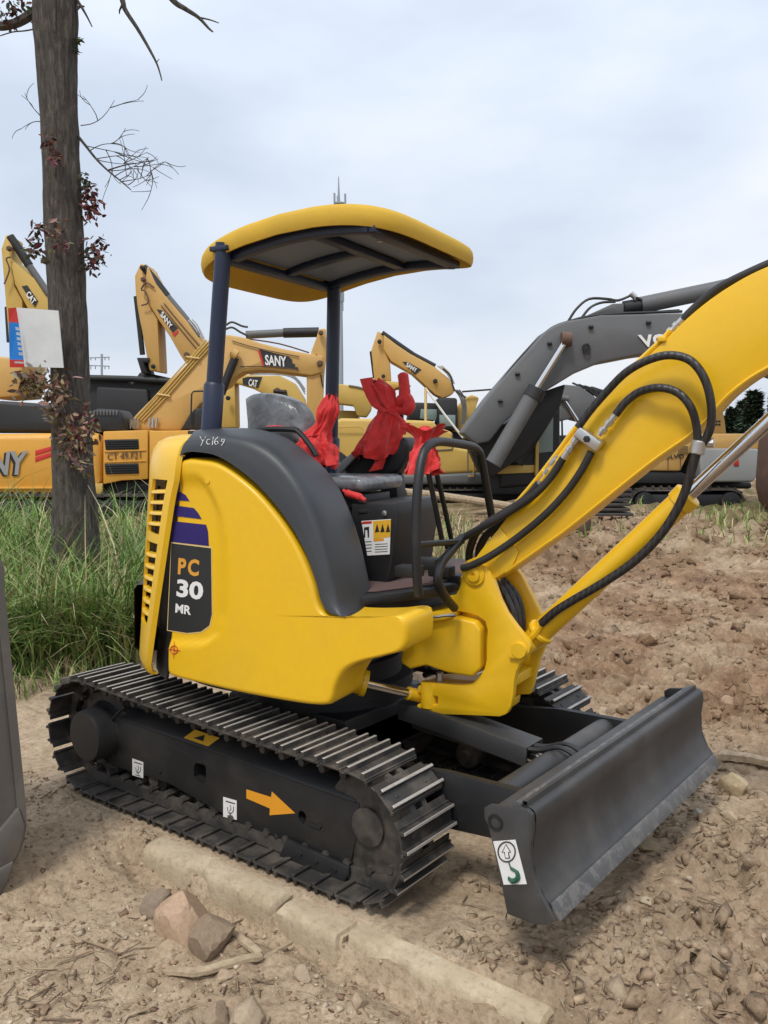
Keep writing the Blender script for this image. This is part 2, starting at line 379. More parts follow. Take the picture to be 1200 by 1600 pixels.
patch('orange_arrow', [z2(*q) for q in ((592, 400), (658, 421), (660, 406), (722, 464), (654, 469), (655, 451), (592, 424))], WF, FY, M['orange'], EX, t=.0013)
# hose along the drive motor
MB().tube(crv([WF.px(x, y, FY-.012) for x, y in ((196, 1104), (178, 1122), (164, 1146), (160, 1176), (168, 1190))]), .007, 6).build('drive_hose', M['black'], EX)
# far side frame
MB().prism([(q.x, .705, q.z) for q in fp], (0, -.16, 0)).build('track_frame', M['black'], EX, bevel=.006)
# centre frame, slew ring
cf = MB(); cf.box((0, 0, .36), (.72, .62, .22)); cf.box((.27, 0, .34), (.18, 1.1, .17)); cf.box((-.27, 0, .34), (.18, 1.1, .17))
cf.build('centre_frame', M['black'], EX, bevel=.02)
MB().lathe((0, 0, .46), (0, 0, 1), [(.36, 0), (.36, .05), (.39, .055), (.39, .11), (.34, .115), (.34, .2)], 40).build('slew_ring', M['dark'], EX)

# ------------------------------------------------------------------ dozer blade
z4 = lambda x, y: (640+x*.4333, 980+y*.4333)
def blade_pt(x, y): return WF.px(*z4(x, y), -.775)
front = crv([blade_pt(*q) for q in ((400, 652), (425, 658), (443, 676), (447, 720), (438, 790), (443, 880), (472, 965), (498, 1010), (524, 1058))], 5)
BW = 1.55
rows = []
back = []
for i, q in enumerate(front):
    t_ = (front[min(i+1, len(front)-1)] - front[max(i-1, 0)]).normalized(); nn = Vector((t_.z, 0, -t_.x))
    if nn.x > 0: nn = -nn
    back.append(q + nn*.016)
loop = front + back[::-1]
YS = [-.775 + .016] + [-.775+BW*k/12 for k in range(1, 12)] + [.775-.016]
bl = MB()
for i in range(len(YS)-1): pass
bl.grid([[Vector((q.x, y, q.z)) for q in loop] for y in YS], closed=True)
blade = bl.build('dozer_blade', M['blade'], EX, smooth=40)
ep = [blade_pt(*q) for q in ((268, 652), (290, 640), (400, 652), (425, 658), (443, 676), (447, 720), (438, 790), (443, 880), (472, 965), (498, 1010), (524, 1060), (500, 1072), (455, 1074), (352, 1034), (326, 900), (308, 820), (284, 716), (270, 690))]
for yy, dy in ((-.777, .018), (.777, -.018)):
    MB().prism([(q.x, yy, q.z) for q in ep], (0, dy, 0)).build('end_plate', M['blade'], blade, bevel=.004)
# rolled top lip, cutting edge strip, back flange
lip = front[2]; MB().tube([(lip.x-.028, -.76, lip.z-.006), (lip.x-.028, .76, lip.z-.006)], .014, 12).build('top_lip', M['blade_worn'], blade)
ce = [front[-7], front[-1]]
cq = [ce[0] + Vector((.004, 0, 0)), ce[0] + Vector((.013, 0, 0)), ce[1] + Vector((.012, 0, -.006)), ce[1] + Vector((-.006, 0, -.006))]
MB().prism([(q.x, -.76, q.z) for q in cq], (0, 1.52, 0)).build('cutting_edge', M['blade_worn'], blade, bevel=.003)
bx = blade_pt(268, 660)
MB().box((bx.x+.02, 0, bx.z-.02), (.05, 1.50, .014)).build('top_flange', M['blade'], blade, bevel=.004)
rb = MB()
for zz in (.12, .24): rb.box((lip.x-.075, 0, bx.z-zz), (.05, 1.48, .016))
rb.build('back_rib', M['blade'], blade, bevel=.003)
# lifting-point sticker: arrow in a ring above a hook
s_ = patch('lifting_point_sticker', [z4(*q) for q in ((302, 772), (382, 766), (423, 926), (340, 928))], WF, -.777, M['white'], blade, t=.0012)
def z4p(x, y): return WF.px(*z4(x, y), -.7792)
g = MB()
g.tube([z4p(350+31*math.cos(a), 810+36*math.sin(a)) for a in [k*math.pi/10 for k in range(21)]], .0022, 6)
g.prism([z4p(*q) for q in ((348, 782), (366, 812), (358, 812), (362, 834), (345, 834), (341, 812), (332, 812))], (0, -.0006, 0))
g.build('lifting_symbol', M['ink'], s_)
MB().prism([z4p(*q) for q in ((348, 786), (362, 810), (355, 810), (358, 831), (347, 831), (344, 810), (337, 810))], (0, -.0012, 0)).build('arrow_fill', M['white'], s_, smooth=0)
MB().tube(crv([z4p(*q) for q in ((358, 848), (366, 868), (386, 882), (392, 900), (382, 913), (366, 913), (356, 900))]), [.0022]*8 + [.005]*8 + [.007]*8 + [.0085]*16 + [.006]*6 + [.003]*3, 6).build('hook_symbol', M['green'], s_)
q = z4p(308, 705); MB().lathe(q, (0, -1, 0), [(.026, -.01), (.026, .001), (.017, .001), (.017, -.008), (0, -.008)], 20).build('pin_hole', M['black'], blade)
# push arms, cross tube, cylinder cover
z3 = lambda x, y: (480+x*.4333, 840+y*.4333)
def arm(y, name='push_arm'):
    a = MB(); zt = bx.z-.03
    a.prism([(.55, y, .40), (.80, y, .42), (.95, y, .44), (1.28, y, .445), (lip.x-.05, y, .455), (lip.x-.05, y, zt-.20), (1.15, y, zt-.22), (.55, y, .20)], (0, .035, 0)); return a.build(name, M['black'], EX, bevel=.004)
arm(-.47); arm(.435)
ta, tb = Vector((1.17, -.44, .385)), Vector((1.17, .44, .385))
MB().tube([ta, tb], .052, 20).build('cross_tube', M['blade'], EX)
cv = MB(); cv.grid([[Vector((x, y, z+dz)) for y, dz in ((-.062, -.07), (-.06, 0), (.06, 0), (.062, -.07))] for x, z in ((.45, .50), (.69, .478), (1.07, .428))])
cv.build('blade_cylinder_cover', M['blade'], EX, thick=-.008, bevel=.002)
MB().tube([(.5, 0, .42), (1.04, 0, .38)], .04, 16).build('blade_cylinder', M['black'], EX)
MB().tube([(1.04, 0, .38), (lip.x-.05, 0, .36)], .022, 12).build('cylinder_rod', M['chrome'], EX)
for yy in (-.05, .0): MB().tube(crv([(1.05, yy, .425), (1.12, yy+.01, .43), (1.20, yy+.015, .455), (1.27, yy+.02, .43)]), .009, 6).build('grease_line', M['black'], EX)
# ================================================================== upper structure
UP = Frame((0, 0, 0), 10)
z1 = lambda x, y: (180+x*.43333, 640+y*.43333)
from mathutils.bvhtree import BVHTree
def bvh(o):
    off = ROOT[o.name]; return BVHTree.FromPolygons([v.co+off for v in o.data.vertices], [tuple(p.vertices) for p in o.data.polygons])
def hit(tree, x, y, lift=.002, fb=None):
    w = ray(x, y).normalized(); h = tree.ray_cast(CAM, w)
    if h[0] is None: return fb
    return h[0] - w*lift
def sstep(a, b, x):
    t = max(0, min(1, (x-a)/(b-a))); return t*t*(3-2*t)
def pillow(name, outl, cen, fr, v0, r, depth, mat, parent, recess=None, n=180, smooth_n=6, bulge=0):
    O = resample(crv(outl + [outl[0]], smooth_n), n+1)[:-1]; c = Vector(cen); s = -1 if (fr.o+fr.v*v0-CAM).dot(fr.v) > 0 else 1
    fr_ = [1, .985, .97, .955, .94, .92, .9, .87, .84, .8, .75, .7, .65, .6, .55, .5, .45, .4, .35, .3, .25, .2, .14, .07]
    E_ = [fr.px(q.x, q.y, v0) for q in O]; rows = []
    rows.append([e + fr.v*(-s*(r+depth)) for e in E_])
    for f in fr_:
        row = []
        for q, e in zip(O, E_):
            p2 = c.lerp(q, f); P = fr.px(p2.x, p2.y, v0); d = (P-e).length
            off = r-math.sqrt(max(0, r*r-(r-d)**2)) if d < r else 0
            if recess: off += recess(p2.x, p2.y)
            off -= bulge*(1-f**3)
            row.append(P + fr.v*(-s*off))
        rows.append(row)
    mb = MB().grid(rows, closed=True); P = fr.px(c.x, c.y, v0) + fr.v*(-s*((recess(c.x, c.y) if recess else 0)-bulge))
    k = len(mb.v); m = len(O); mb.v.append(tuple(P)); mb.f += [((len(rows)-1)*m+i, (len(rows)-1)*m+(i+1) % m, k) for i in range(m)]
    return mb.build(name, mat, parent, smooth=50)
VS = -.72
def decal_recess(x, y):
    pts = [(740, 308), (770, 328), (800, 341), (850, 347), (900, 348), (960, 347), (990, 338), (1010, 318)]
    xr = pts[0][1] if y < pts[0][0] else pts[-1][1]
    for (ya, xa), (yb, xb) in zip(pts, pts[1:]):
        if ya <= y <= yb: xr = xa+(xb-xa)*(y-ya)/(yb-ya)
    return .016*sstep(-4, 6, xr-x)*sstep(0, 10, 1010-y)*sstep(735, 762, y)
side = pillow('side_panel', [(279, 720), (292, 716), (312, 718), (335, 722), (362, 737), (400, 768), (440, 815), (470, 865), (489, 912), (497, 945), (508, 960), (535, 966), (590, 966), (622, 963), (634, 970), (635, 1000), (628, 1017), (600, 1026), (562, 1036), (538, 1050), (524, 1074), (518, 1096), (508, 1103), (470, 1101), (380, 1085), (300, 1066), (266, 1056), (260, 1044), (262, 960), (268, 840), (274, 760)],
       (425, 962), UP, VS, .022, .20, M['yellow'], EX, decal_recess)
def dec(name, pts, mat, t=.0015, parent=side): return patch(name, [z1(*q) for q in pts], UP, VS+.0155, mat, parent, t=t)
dec('decal_stripe', ((220, 297), (236, 297), (254, 308), (268, 330), (217, 327)), M['violet'])
dec('decal_stripe', ((215, 345), (284, 355), (300, 374), (312, 395), (212, 383)), M['violet'])
dec('decal_stripe', ((209, 402), (328, 415), (335, 440), (338, 492), (205, 477)), M['violet'])
dec('decal_border', ((202, 477), (349, 495), (352, 740), (343, 782), (312, 804), (262, 809), (187, 797)), M['cream'], .0008)
plate = dec('decal_plate', ((204, 482), (346, 500), (349, 738), (340, 778), (310, 800), (260, 805), (190, 794)), M['decal_black'], .0016)
def dtext(s, a, b, c, mat, fat): text_px('lettering', s, UP, VS+.0138, z1(*a), z1(*b), z1(*c), mat, plate, lift=.0012, fat=fat, space=1.25 if s == 'PC' else 1)
dtext('PC', (226, 594), (301, 602), (229, 534), M['amber'], .035)
dtext('30', (221, 674), (316, 688), (224, 610), M['white'], .035)
dtext('MR', (217, 731), (273, 741), (219, 699), M['white'], .03)
cx = MB(); cpt = lambda x, y: UP.px(*z1(x, y), VS-.002)
cx.tube([cpt(212+13*math.cos(k*math.pi/8), 866+15*math.sin(k*math.pi/8)) for k in range(17)], .0016, 5)
for a, b in (((190, 863), (234, 869)), ((213, 836), (211, 897)), ((207, 858), (219, 874))): cx.tube([cpt(*a), cpt(*b)], .0013, 5)
cx.build('target_mark', M['redpr'], side)
q = UP.px(*z1(333, 258), VS-.002); MB().lathe(q, UP.v, [(.010, -.002), (.010, .004), (.004, .004), (.004, -.001), (0, -.001)], 14).build('latch_hole', M['yellow'], side)

# dark inner body behind the panels
core = MB(); core.prism([UP.pt(min(.70*math.cos(RAD(a)), .30), .70*math.sin(RAD(a)), .64) for a in range(0, 360, 6) if not (60 < a < 62)], (0, 0, .34))
core.build('revolving_frame', M['black'], EX)
core = MB(); core.prism([UP.pt(u, v, .98) for u, v in ((-.66, -.28), (-.48, -.55), (-.30, -.655), (.30, -.655), (.36, -.45), (.20, -.3), (.12, .62), (-.3, .64), (-.55, .45), (-.70, .1))], (0, 0, .40)); core.build('engine_housing', M['dark'], EX, bevel=.03)
# yellow rear cover with cooling slots: a patch of the round tail
def Rz(z): return .782 + .085*(1.5-z) if z < 1.5 else .782
def tail(phi, z, R): return UP.pt(R*math.cos(phi), R*math.sin(phi), z)
def phi_z(x, y, R=.80):
    w = ray(x, y); a = w.x*w.x+w.y*w.y; b = CAM.x*w.x+CAM.y*w.y; c = CAM.x**2+CAM.y**2-R*R; D_ = b*b-a*c
    t = (-b-math.sqrt(max(D_, 0)))/a; P = CAM+w*t; l = UP.loc(P); return math.atan2(l.y, l.x), P.z
rb_ = [phi_z(x, y) for x, y in ((272, 716), (262, 780), (255, 880), (250, 960), (246, 1050))]
def phi_r(z):
    pts = sorted((b, a) for a, b in rb_)
    if z <= pts[0][0]: return pts[0][1]
    for (za, pa), (zb, pb) in zip(pts, pts[1:]):
        if za <= z <= zb: return pa+(pb-pa)*(z-za)/(zb-za)
    return pts[-1][1]
zrows = []
w1 = (phi_z(250, 750)[1], phi_z(250, 836)[1]); w2 = (phi_z(242, 848)[1], phi_z(238, 972)[1])
s0, s1, s2 = RAD(4.0), RAD(17.5), RAD(60)
zs = sorted(set([.655, .67, .70, .75, .80, w1[0], w1[1], w2[0], w2[1], 1.47, 1.52] + [w2[1]+(w2[0]-w2[1])*k/6 for k in range(7)] + [w1[1]+(w1[0]-w1[1])*k/4 for k in range(5)]))
prof = [(z, Rz(z) - (.03 if z < .66 else .01 if z < .68 else 0)) for z in zs] + [(1.56, .775), (1.60, .762), (1.63, .74), (1.65, .70), (1.66, .64), (1.665, .50)]
ss = [-.012, 0, s0*.5, s0] + [s0+(s1-s0)*k/4 for k in range(1, 5)] + [s1+(s2-s1)*k/10 for k in range(1, 11)]
mb = MB()
mb.v = [tuple(tail(phi_r(min(z, 1.5))-s, z, R - (.02 if i == 0 else 0))) for z, R in prof for i, s in enumerate(ss)]
for i in range(len(prof)-1):
    for k in range(len(ss)-1):
        zm = (prof[i][0]+prof[i+1][0])/2; sm = (ss[k]+ss[k+1])/2
        if s0 < sm < s1 and (w1[1] < zm < w1[0] or w2[1] < zm < w2[0]): continue
        m = len(ss); mb.f.append((i*m+k, i*m+k+1, (i+1)*m+k+1, (i+1)*m+k))
cover = mb.build('rear_cover', M['yellow'], EX, thick=.014, smooth=45)
for (za, zb), n in ((w1, 5), (w2, 7)):
    for k in range(n):
        z = zb + (za-zb)*(k+.95)/n
        if k == n-1: continue
        row = []
        for j in range(7):
            s = s0-.02 + (s1-s0+.04)*j/6; R = Rz(z); ph = phi_r(z)-s; zz = z - .012*(j/6)
            row.append([tail(ph, zz-.006, R+.001), tail(ph, zz+.007, R-.001), tail(ph, zz+.012, R-.026), tail(ph, zz+.002, R-.026)])
        MB().grid(row, closed=True).build('slat', M['yellow'], cover, bevel=.002, seg=1)
mb = MB(); mb.grid([[tail(phi_r(z)+.07-RAD(62)*k/12, z, Rz(z)-.075) for k in range(13)] for z in (.64, .9, 1.2, 1.56)]); mb.build('dark_backing', M['dark'], EX, thick=.01)  # dark sheet added so the slots and panel gap look deep
mb = MB()
for k in range(9):
    ph = phi_r(1.0)-s0-(s1-s0)*k/8; mb.tube([tail(ph, .86, Rz(.86)-.04), tail(ph, 1.44, Rz(1.44)-.04)], .003, 5)
mb.build('radiator_guard', M['rust'], EX)
mb = MB(); mb.grid([[tail(RAD(140)+RAD(80)*k/20, z, R) for k in range(21)] for z, R in ((.70, .74), (.70, .85), (.72, .872), (.98, .865), (1.0, .85), (1.0, .74))]); mb.build('counterweight', M['black'], EX, smooth=40)
# ------------------------------------------------------------------ charcoal hood, lofted between three curves
nA = 64
A = resample([UP.px(x, y, VS-.006) for x, y in crv([(281, 712), (292, 706), (315, 707), (338, 712), (366, 728), (405, 760), (444, 806), (474, 856), (493, 906), (502, 940), (515, 957), (540, 964)])], nA)
B = resample([UP.px(x, y, -.690) for x, y in crv([(296, 683), (330, 681), (365, 683), (400, 692), (436, 716), (470, 758), (497, 814), (515, 873), (526, 918), (533, 944), (544, 962)])], nA)
Cc = resample([UP.px(x, y, -.36) for x, y in crv([(304, 674), (340, 671), (400, 672), (448, 686), (488, 715), (520, 748), (544, 793), (561, 842), (573, 892), (581, 935), (584, 962)])], nA)
rows = []
for a, b, c in zip(A, B, Cc):
    m1 = b.lerp(c, .35) + UP.z*.012 + UP.u*.012; m2 = b.lerp(c, .8) + UP.z*.010 + UP.u*.010
    d = c + UP.v*.03 - UP.u*.03 - UP.z*.03; e_ = d + UP.v*.02 - UP.u*.10 - UP.z*.12
    rows.append([a + UP.v*.03] + crv([a, a.lerp(b, .55) - UP.v*.012, b, m1, m2, c, d, e_], 5))
hood = MB().grid(rows).build('engine_hood', M['hood'], EX, smooth=60, thick=0)
HB = bvh(hood)
for pts in ([(306, 98), (316, 114), (327, 97)], [(316, 114), (309, 131)], [(342, 107), (333, 108), (329, 117), (333, 125), (342, 124)], [(354, 99), (350, 128)], [(371, 99), (361, 108), (358, 120), (364, 127), (372, 121), (369, 114), (360, 116)], [(392, 108), (385, 106), (383, 114), (390, 116), (395, 107), (392, 118), (383, 130)]):
    P = [hit(HB, *z1(*q), .004) for q in pts]
    if all(P): MB().tube(P, .0014, 5).build('chalk_mark', M['white'], hood)
# rail round the seat on the hood
MB().tube(crv([UP.px(x, y, -.30) for x, y in ((400, 676), (412, 671), (455, 671), (468, 676), (486, 698), (494, 712))]), .012, 8).build('hood_rail', M['black'], EX)

# ------------------------------------------------------------------ canopy
u0, u1, vr, vl, zc0, zc1, arch = -.422, .567, -.475, .575, 2.35, 2.448, .072
def roof_pt(a, k, dz):
    e_ = .4; c, s = math.cos(a), math.sin(a); su = math.copysign(abs(c)**e_, c)*k; sv = math.copysign(abs(s)**e_, s)*k
    u = (u0+u1)/2+(u1-u0)/2*su; v = (vr+vl)/2+(vl-vr)/2*sv; t = (u-u0)/(u1-u0)
    return UP.pt(u, v, zc0+(zc1-zc0)*t+arch*4*t*(1-t)+dz)
AN = [2*math.pi*k/96 for k in range(96)]
prof = [(.0, .016), (.3, .014), (.6, .012), (.80, .008), (.92, .002), (.955, -.014), (.975, -.024), (.990, -.024), (1.0, -.010), (1.006, .012), (1.0, .036), (.985, .050), (.95, .060), (.88, .069), (.75, .076), (.5, .082), (.25, .085), (.0, .086)]
roof = MB().grid([[roof_pt(a, max(k, .002), dz) for a in AN] for k, dz in prof], closed=True).build('canopy_roof', M['yellow_old'], EX, smooth=50)
def zr(u): t = (u-u0)/(u1-u0); return zc0+(zc1-zc0)*t+arch*4*t*(1-t)
fu0, fu1, fv0, fv1 = -.22, .46, -.40, .40
def bar(name, pts, w=.05, h=.032, mat='navy', par=None):
    mb = MB()
    P = [UP.pt(u, v, zr(u)-.012) for u, v in pts]; d = (P[-1]-P[0]).normalized(); sd_ = Vector((-d.y, d.x, 0)).normalized()
    mb.grid([[p_ - sd_*w/2, p_ + sd_*w/2, p_ + sd_*w/2 - UP.z*h, p_ - sd_*w/2 - UP.z*h] for p_ in P], closed=True)
    m = len(P)*4; mb.f += [(len(mb.v)-4, len(mb.v)-3, len(mb.v)-2, len(mb.v)-1), (3, 2, 1, 0)]
    return mb.build(name, M[mat], par or roof, bevel=.004)
US = lambda a, b, n=8: [a+(b-a)*k/(n-1) for k in range(n)]
bar('canopy_beam', [(u, fv0) for u in US(fu0, fu1)], .055, .035); bar('canopy_beam', [(u, fv1) for u in US(fu0, fu1)], .055, .035)
for u in (fu0, .20, fu1): bar('canopy_crossbar', [(u+.0001, v) for v in (fv0-.02, 0, fv1+.02)], .055 if u != .2 else .05, .033)
bar('canopy_crossbar', [(u, .02) for u in US(fu0, .2)], .05, .030)
m_, t_, b_ = new_mat('pale_roof_liner'); b_.inputs['Base Color'].default_value = (.15,.20,.27,1); b_.inputs['Roughness'].default_value = .5; M['liner'] = m_
for a, b, c, d in ((fu0+.03, .17, fv0+.03, -.01), (fu0+.03, .17, .05, fv1-.03), (.23, fu1-.03, fv0+.03, fv1-.03)):
    MB().grid([[UP.pt(u, v, zr(u)-.010) for v in (c, d)] for u in US(a, b)]).build('roof_liner', M['liner'], roof, thick=.004)
for u, v in ((.34, -.1), (.40, .12)): MB().lathe(UP.pt(u, v, zr(u)-.012), (0, 0, -1), [(.014, 0), (.014, .006), (0, .007)], 10).build('liner_fastener', M['zinc'], roof)
RRb, RRt = UP.px(330, 672, -.45), UP.px(349, 388, -.45); RLb, RLt = UP.px(517, 720, .42), UP.px(522, 440, .42)
for b, t, r in ((RRb, RRt, .034), (RLb, RLt, .034)):
    d = (t-b).normalized(); lo = b - d*(.06 if b is RRb else .45)
    po = MB().tube([lo, t + d*.02], r, 20).build('canopy_post', M['navy'], EX)
    sl_ = MB(); j = b + d*(.19 if b is RRb else .11); sl_.tube([lo, j, j + d*.012], [r*1.28, r*1.28, r*1.04], 20); sl_.build('post_sleeve', M['navy'], po)
    MB().box(t - d*.005, (.09, .075, .02), (UP.u, UP.v, UP.z)).build('post_bracket', M['navy'], po, bevel=.004)
MB().box(RRb - UP.z*.012 + UP.u*.0, (.15, .13, .02), (UP.u, UP.v, UP.z)).build('post_foot', M['black'], EX, bevel=.004)

# ------------------------------------------------------------------ floor, seat and controls
fl = MB(); fl.prism([UP.pt(u, v, .985) for u, v in ((.1, -.60), (.36, -.64), (.50, -.46), (.64, -.20), (.70, .20), (.62, .62), (.1, .66))], (0, 0, .04)); fl.build('floor_plate', M['black'], EX, bevel=.01)
fl = MB(); fl.prism([UP.pt(u, v, 1.0265) for u, v in ((.15, -.33), (.40, -.44), (.47, -.40), (.60, -.16), (.66, .2), (.57, .55), (.15, .58))], (0, 0, .006)); fl.build('floor_mat', M['brown'], EX, bevel=.002)
MB().prism([UP.pt(u, v, .80) for u, v in ((.1, -.50), (.30, -.52), (.42, -.38), (.52, -.18), (.56, .18), (.50, .56), (.1, .6))], (0, 0, .184)).build('floor_skirt', M['black'], EX, bevel=.01)
VB = -.20
sb = MB().prism([UP.px(x, y, VB) for x, y in ((548, 786), (619, 784), (622, 806), (612, 884), (606, 910), (548, 910))], UP.v*.42); sbo = sb.build('seat_base', M['black'], EX, bevel=.012)
st_ = patch('instruction_sticker', [(565, 814), (611, 811), (609, 866), (574, 868)], UP, VB-.001, M['white'], sbo, t=.001)
def sp(name, pts, mat, t=.0018): return patch(name, pts, UP, VB-.001, mat, st_, t=t)
sp('sticker_panel', [(583, 814), (611, 812), (610, 839), (584, 842)], M['warn']); sp('sticker_panel', [(566, 815), (581, 814), (581, 818), (566, 819)], M['redpr']); sp('sticker_panel', [(584, 842), (600, 841), (600, 845), (584, 846)], M['orange'])
for k in range(3): sp('warning_triangle', [(586+8.5*k, 832), (589.5+8.5*k, 818), (593+8.5*k, 831)], M['ink'], .0022)
sp('pictogram', [(569, 824), (577, 823), (577, 840), (575, 840), (574, 828), (571, 828), (571, 840), (569, 840)], M['ink'])
for k in range(4):
    sp('sticker_text_line', [(571+k*.4, 846+k*5), (581, 845.4+k*5), (581, 846.6+k*5), (571+k*.4, 847.2+k*5)], M['ink']); sp('sticker_text_line', [(586, 850+k*4), (606, 849+k*4), (606, 850+k*4), (586, 851+k*4)], M['ink'])
MB().lathe(UP.px(601, 802, VB-.001), -UP.v, [(.012, 0), (.012, .006), (.006, .008), (0, .008)], 12).build('lock', M['zinc'], sbo)
patch('grab_slot', [(560, 797), (574, 796), (574, 801), (560, 802)], UP, VB, M['dark'], sbo, t=.004, bevel=.001)
m_, t_, b_ = new_mat('clear_film_on_grey_vinyl'); b_.inputs['Roughness'].default_value = .22; n_ = noise(t_, 9, 4, .5, dist=1.6)
t_.links.new(ramp(t_, n_, [(.30, (.10,.105,.112)), (.68, (.20,.212,.225))]), b_.inputs['Base Color']); bump(t_, b_, n_, .6, .015); M['film'] = m_
SV = -.14
seat = pillow('seat_backrest', [(380, 622), (392, 615), (416, 614), (446, 622), (466, 636), (476, 655), (479, 684), (470, 700), (390, 700), (383, 660)], (428, 656), UP, SV, .035, .05, M['film'], EX, n=70, bulge=.02)
cu_ = MB(); c0 = UP.loc(UP.px(556, 756, -.1)); cu_.box(UP.pt(c0.x-.14, .02, c0.z), (.44, .40, .065), (UP.u, UP.v, UP.z)); cu_.build('seat_cushion', M['film'], EX, bevel=.03, seg=4)
MB().box(UP.pt(c0.x-.12, .02, c0.z-.075), (.30, .3, .06), (UP.u, UP.v, UP.z)).build('seat_slide', M['black'], EX, bevel=.008)
# raised left control console
con = MB().prism(px_poly(UP, [(527, 727), (560, 700), (584, 690), (612, 684), (632, 683), (638, 694), (635, 715), (622, 738), (606, 744), (585, 752), (545, 745)], .28), UP.v*.13); con.build('control_console', M['black'], EX, bevel=.02, seg=3)
MB().prism(px_poly(UP, [(527, 729), (552, 708), (560, 712), (536, 738)], .275), UP.v*-.02).build('console_trim', M['lgrey'], EX, bevel=.003)
MB().prism(px_poly(UP, [(596, 742), (618, 742), (622, 782), (592, 784)], .30), UP.v*.10).build('console_stand', M['black'], EX, bevel=.01)
MB().tube([UP.px(612, 690, .33), UP.px(606, 650, .33), UP.px(602, 610, .33)], .014, 8).build('control_lever', M['black'], EX)
MB().tube([UP.px(627, 655, .34), UP.px(628, 600, .34)], .012, 8).build('lever_grip', M['black'], EX)
MB().tube([UP.px(505, 730, -.05), UP.px(508, 680, -.05), UP.px(515, 640, -.05)], .014, 8).build('control_lever', M['black'], EX)
# front guard rail, travel levers and pedals
UG = .74
MB().tube(crv([UP.pxu(x, y, UG) for x, y in ((655, 930), (652, 905), (650, 850), (652, 770), (658, 722), (666, 700), (680, 691), (700, 691), (735, 697), (746, 703), (752, 716), (760, 760), (772, 830), (776, 880))], 6), .0175, 12).build('guard_rail', M['black'], EX)
MB().tube([UP.pxu(652, 851, UG), UP.pxu(722, 846, UG)], .012, 10).build('guard_crossbar', M['black'], EX)
MB().tube(crv([UP.pxu(x, y, UG) for x, y in ((722, 840), (704, 862), (690, 880), (684, 905), (694, 930), (710, 950))]), .018, 10).build('guard_brace', M['black'], EX)
for pts in (((705, 842), (694, 790), (680, 728), (676, 690)), ((691, 846), (680, 790), (669, 735), (666, 700))):
    MB().tube(crv([UP.pxu(x, y, .66) for x, y in pts]), .011, 8).build('travel_lever', M['black'], EX)
for x, y in ((668, 880), (690, 892), (640, 892), (705, 905)):
    MB().box(UP.pxu(x, y, .62), (.10, .07, .045), (UP.u, UP.v, UP.z)).build('foot_pedal', M['dark'], EX, bevel=.008)
MB().tube(crv([UP.px(x, y, .2) for x, y in ((612, 808), (630, 800), (648, 786), (652, 770))]), .012, 8).build('console_cable', M['black'], EX)
# ================================================================== swing post, boom, cylinders, hoses
BM = Frame(UP.pt(.72, -.05, 0), 6)
z6 = lambda x, y: (620+x*.23333, 760+y*.23333)       # from the enlarged view of the swing post
def zp(*pts): return [z6(*q) for q in pts]
VN = -.115
# fixed swing base (casting) with its vertical hinge barrel
base = MB().prism(px_poly(UP, [(632, 974), (650, 968), (690, 964), (716, 966), (742, 972), (750, 985), (750, 1045), (738, 1058), (700, 1052), (665, 1040), (640, 1046), (625, 1036)], -.20), UP.v*.30); base.build('swing_base', M['yellow'], EX, bevel=.011, seg=3)
MB().prism(px_poly(UP, [(624, 965), (640, 962), (690, 956), (702, 957), (706, 966), (690, 970), (640, 974), (625, 978)], -.225), UP.v*.30).build('base_flange', M['yellow'], EX, bevel=.008)
MB().prism(px_poly(UP, [(628, 985), (642, 982), (642, 1010), (628, 1020)], -.235), UP.v*.10).build('base_lug', M['yellow'], EX, bevel=.005)
hb = UP.px(742, 1010, -.13); hl = UP.loc(hb)
MB().lathe(UP.pt(hl.x+.0, -.06, .70), (0, 0, 1), [(.07, -.01), (.085, 0), (.085, .36), (.07, .375), (0, .376)], 32).build('hinge_barrel', M['yellow'], EX)
for a, b in (((690, 962), (712, 961)), ((676, 964), (690, 963))): MB().tube([UP.px(*a, -.22), UP.px(*b, -.22)], .008, 6).build('grease_fitting', M['zinc'], EX)
# swing bracket: two shaped plates
near = zp((340, 735), (392, 728), (412, 690), (432, 640), (446, 590), (462, 545), (500, 520), (545, 520), (585, 535), (622, 570), (655, 660), (690, 760), (735, 850), (800, 940), (850, 1000), (885, 1040), (895, 1075), (888, 1110), (860, 1150), (825, 1190), (800, 1240), (785, 1310), (778, 1400), (765, 1470), (735, 1525), (690, 1543), (500, 1535), (300, 1528), (160, 1515), (135, 1490), (133, 1460), (270, 1462), (272, 1410), (200, 1395), (135, 1385), (140, 1335), (200, 1318), (440, 1330), (500, 1320), (545, 1280), (585, 1220), (600, 1160), (605, 960), (590, 905), (540, 870), (480, 850), (340, 825))
far = zp((430, 700), (500, 520), (580, 520), (640, 560), (700, 640), (760, 760), (830, 900), (885, 1010), (900, 1075), (860, 1150), (820, 1240), (785, 1400), (760, 1480), (640, 1480), (620, 1300), (620, 950), (560, 840))
br = MB().prism(px_poly(BM, near, VN), BM.v*.035).build('swing_bracket', M['yellow'], EX, bevel=.006)
P = [q + BM.v*.20 for q in px_poly(BM, far, VN)]; MB().prism(P, BM.v*.035).build('bracket_plate', M['yellow'], br, bevel=.006)
web = [zp((150, 1330), (300, 1325), (520, 1340), (640, 1250), (780, 1280), (780, 1350), (150, 1390)), zp((150, 1470), (700, 1475), (690, 1535), (300, 1525), (150, 1512))]
for w_ in web: MB().prism([q + BM.v*.033 for q in px_poly(BM, w_, VN)], BM.v*.17).build('bracket_web', M['yellow'], br, bevel=.006)
MB().lathe(BM.px(*z6(200, 1405), VN)+BM.v*.022 - UP.z*.045, (0, 0, 1), [(.036, -.005), (.036, .10), (.0, .101)], 20).build('clevis_pin', M['yellow'], br)
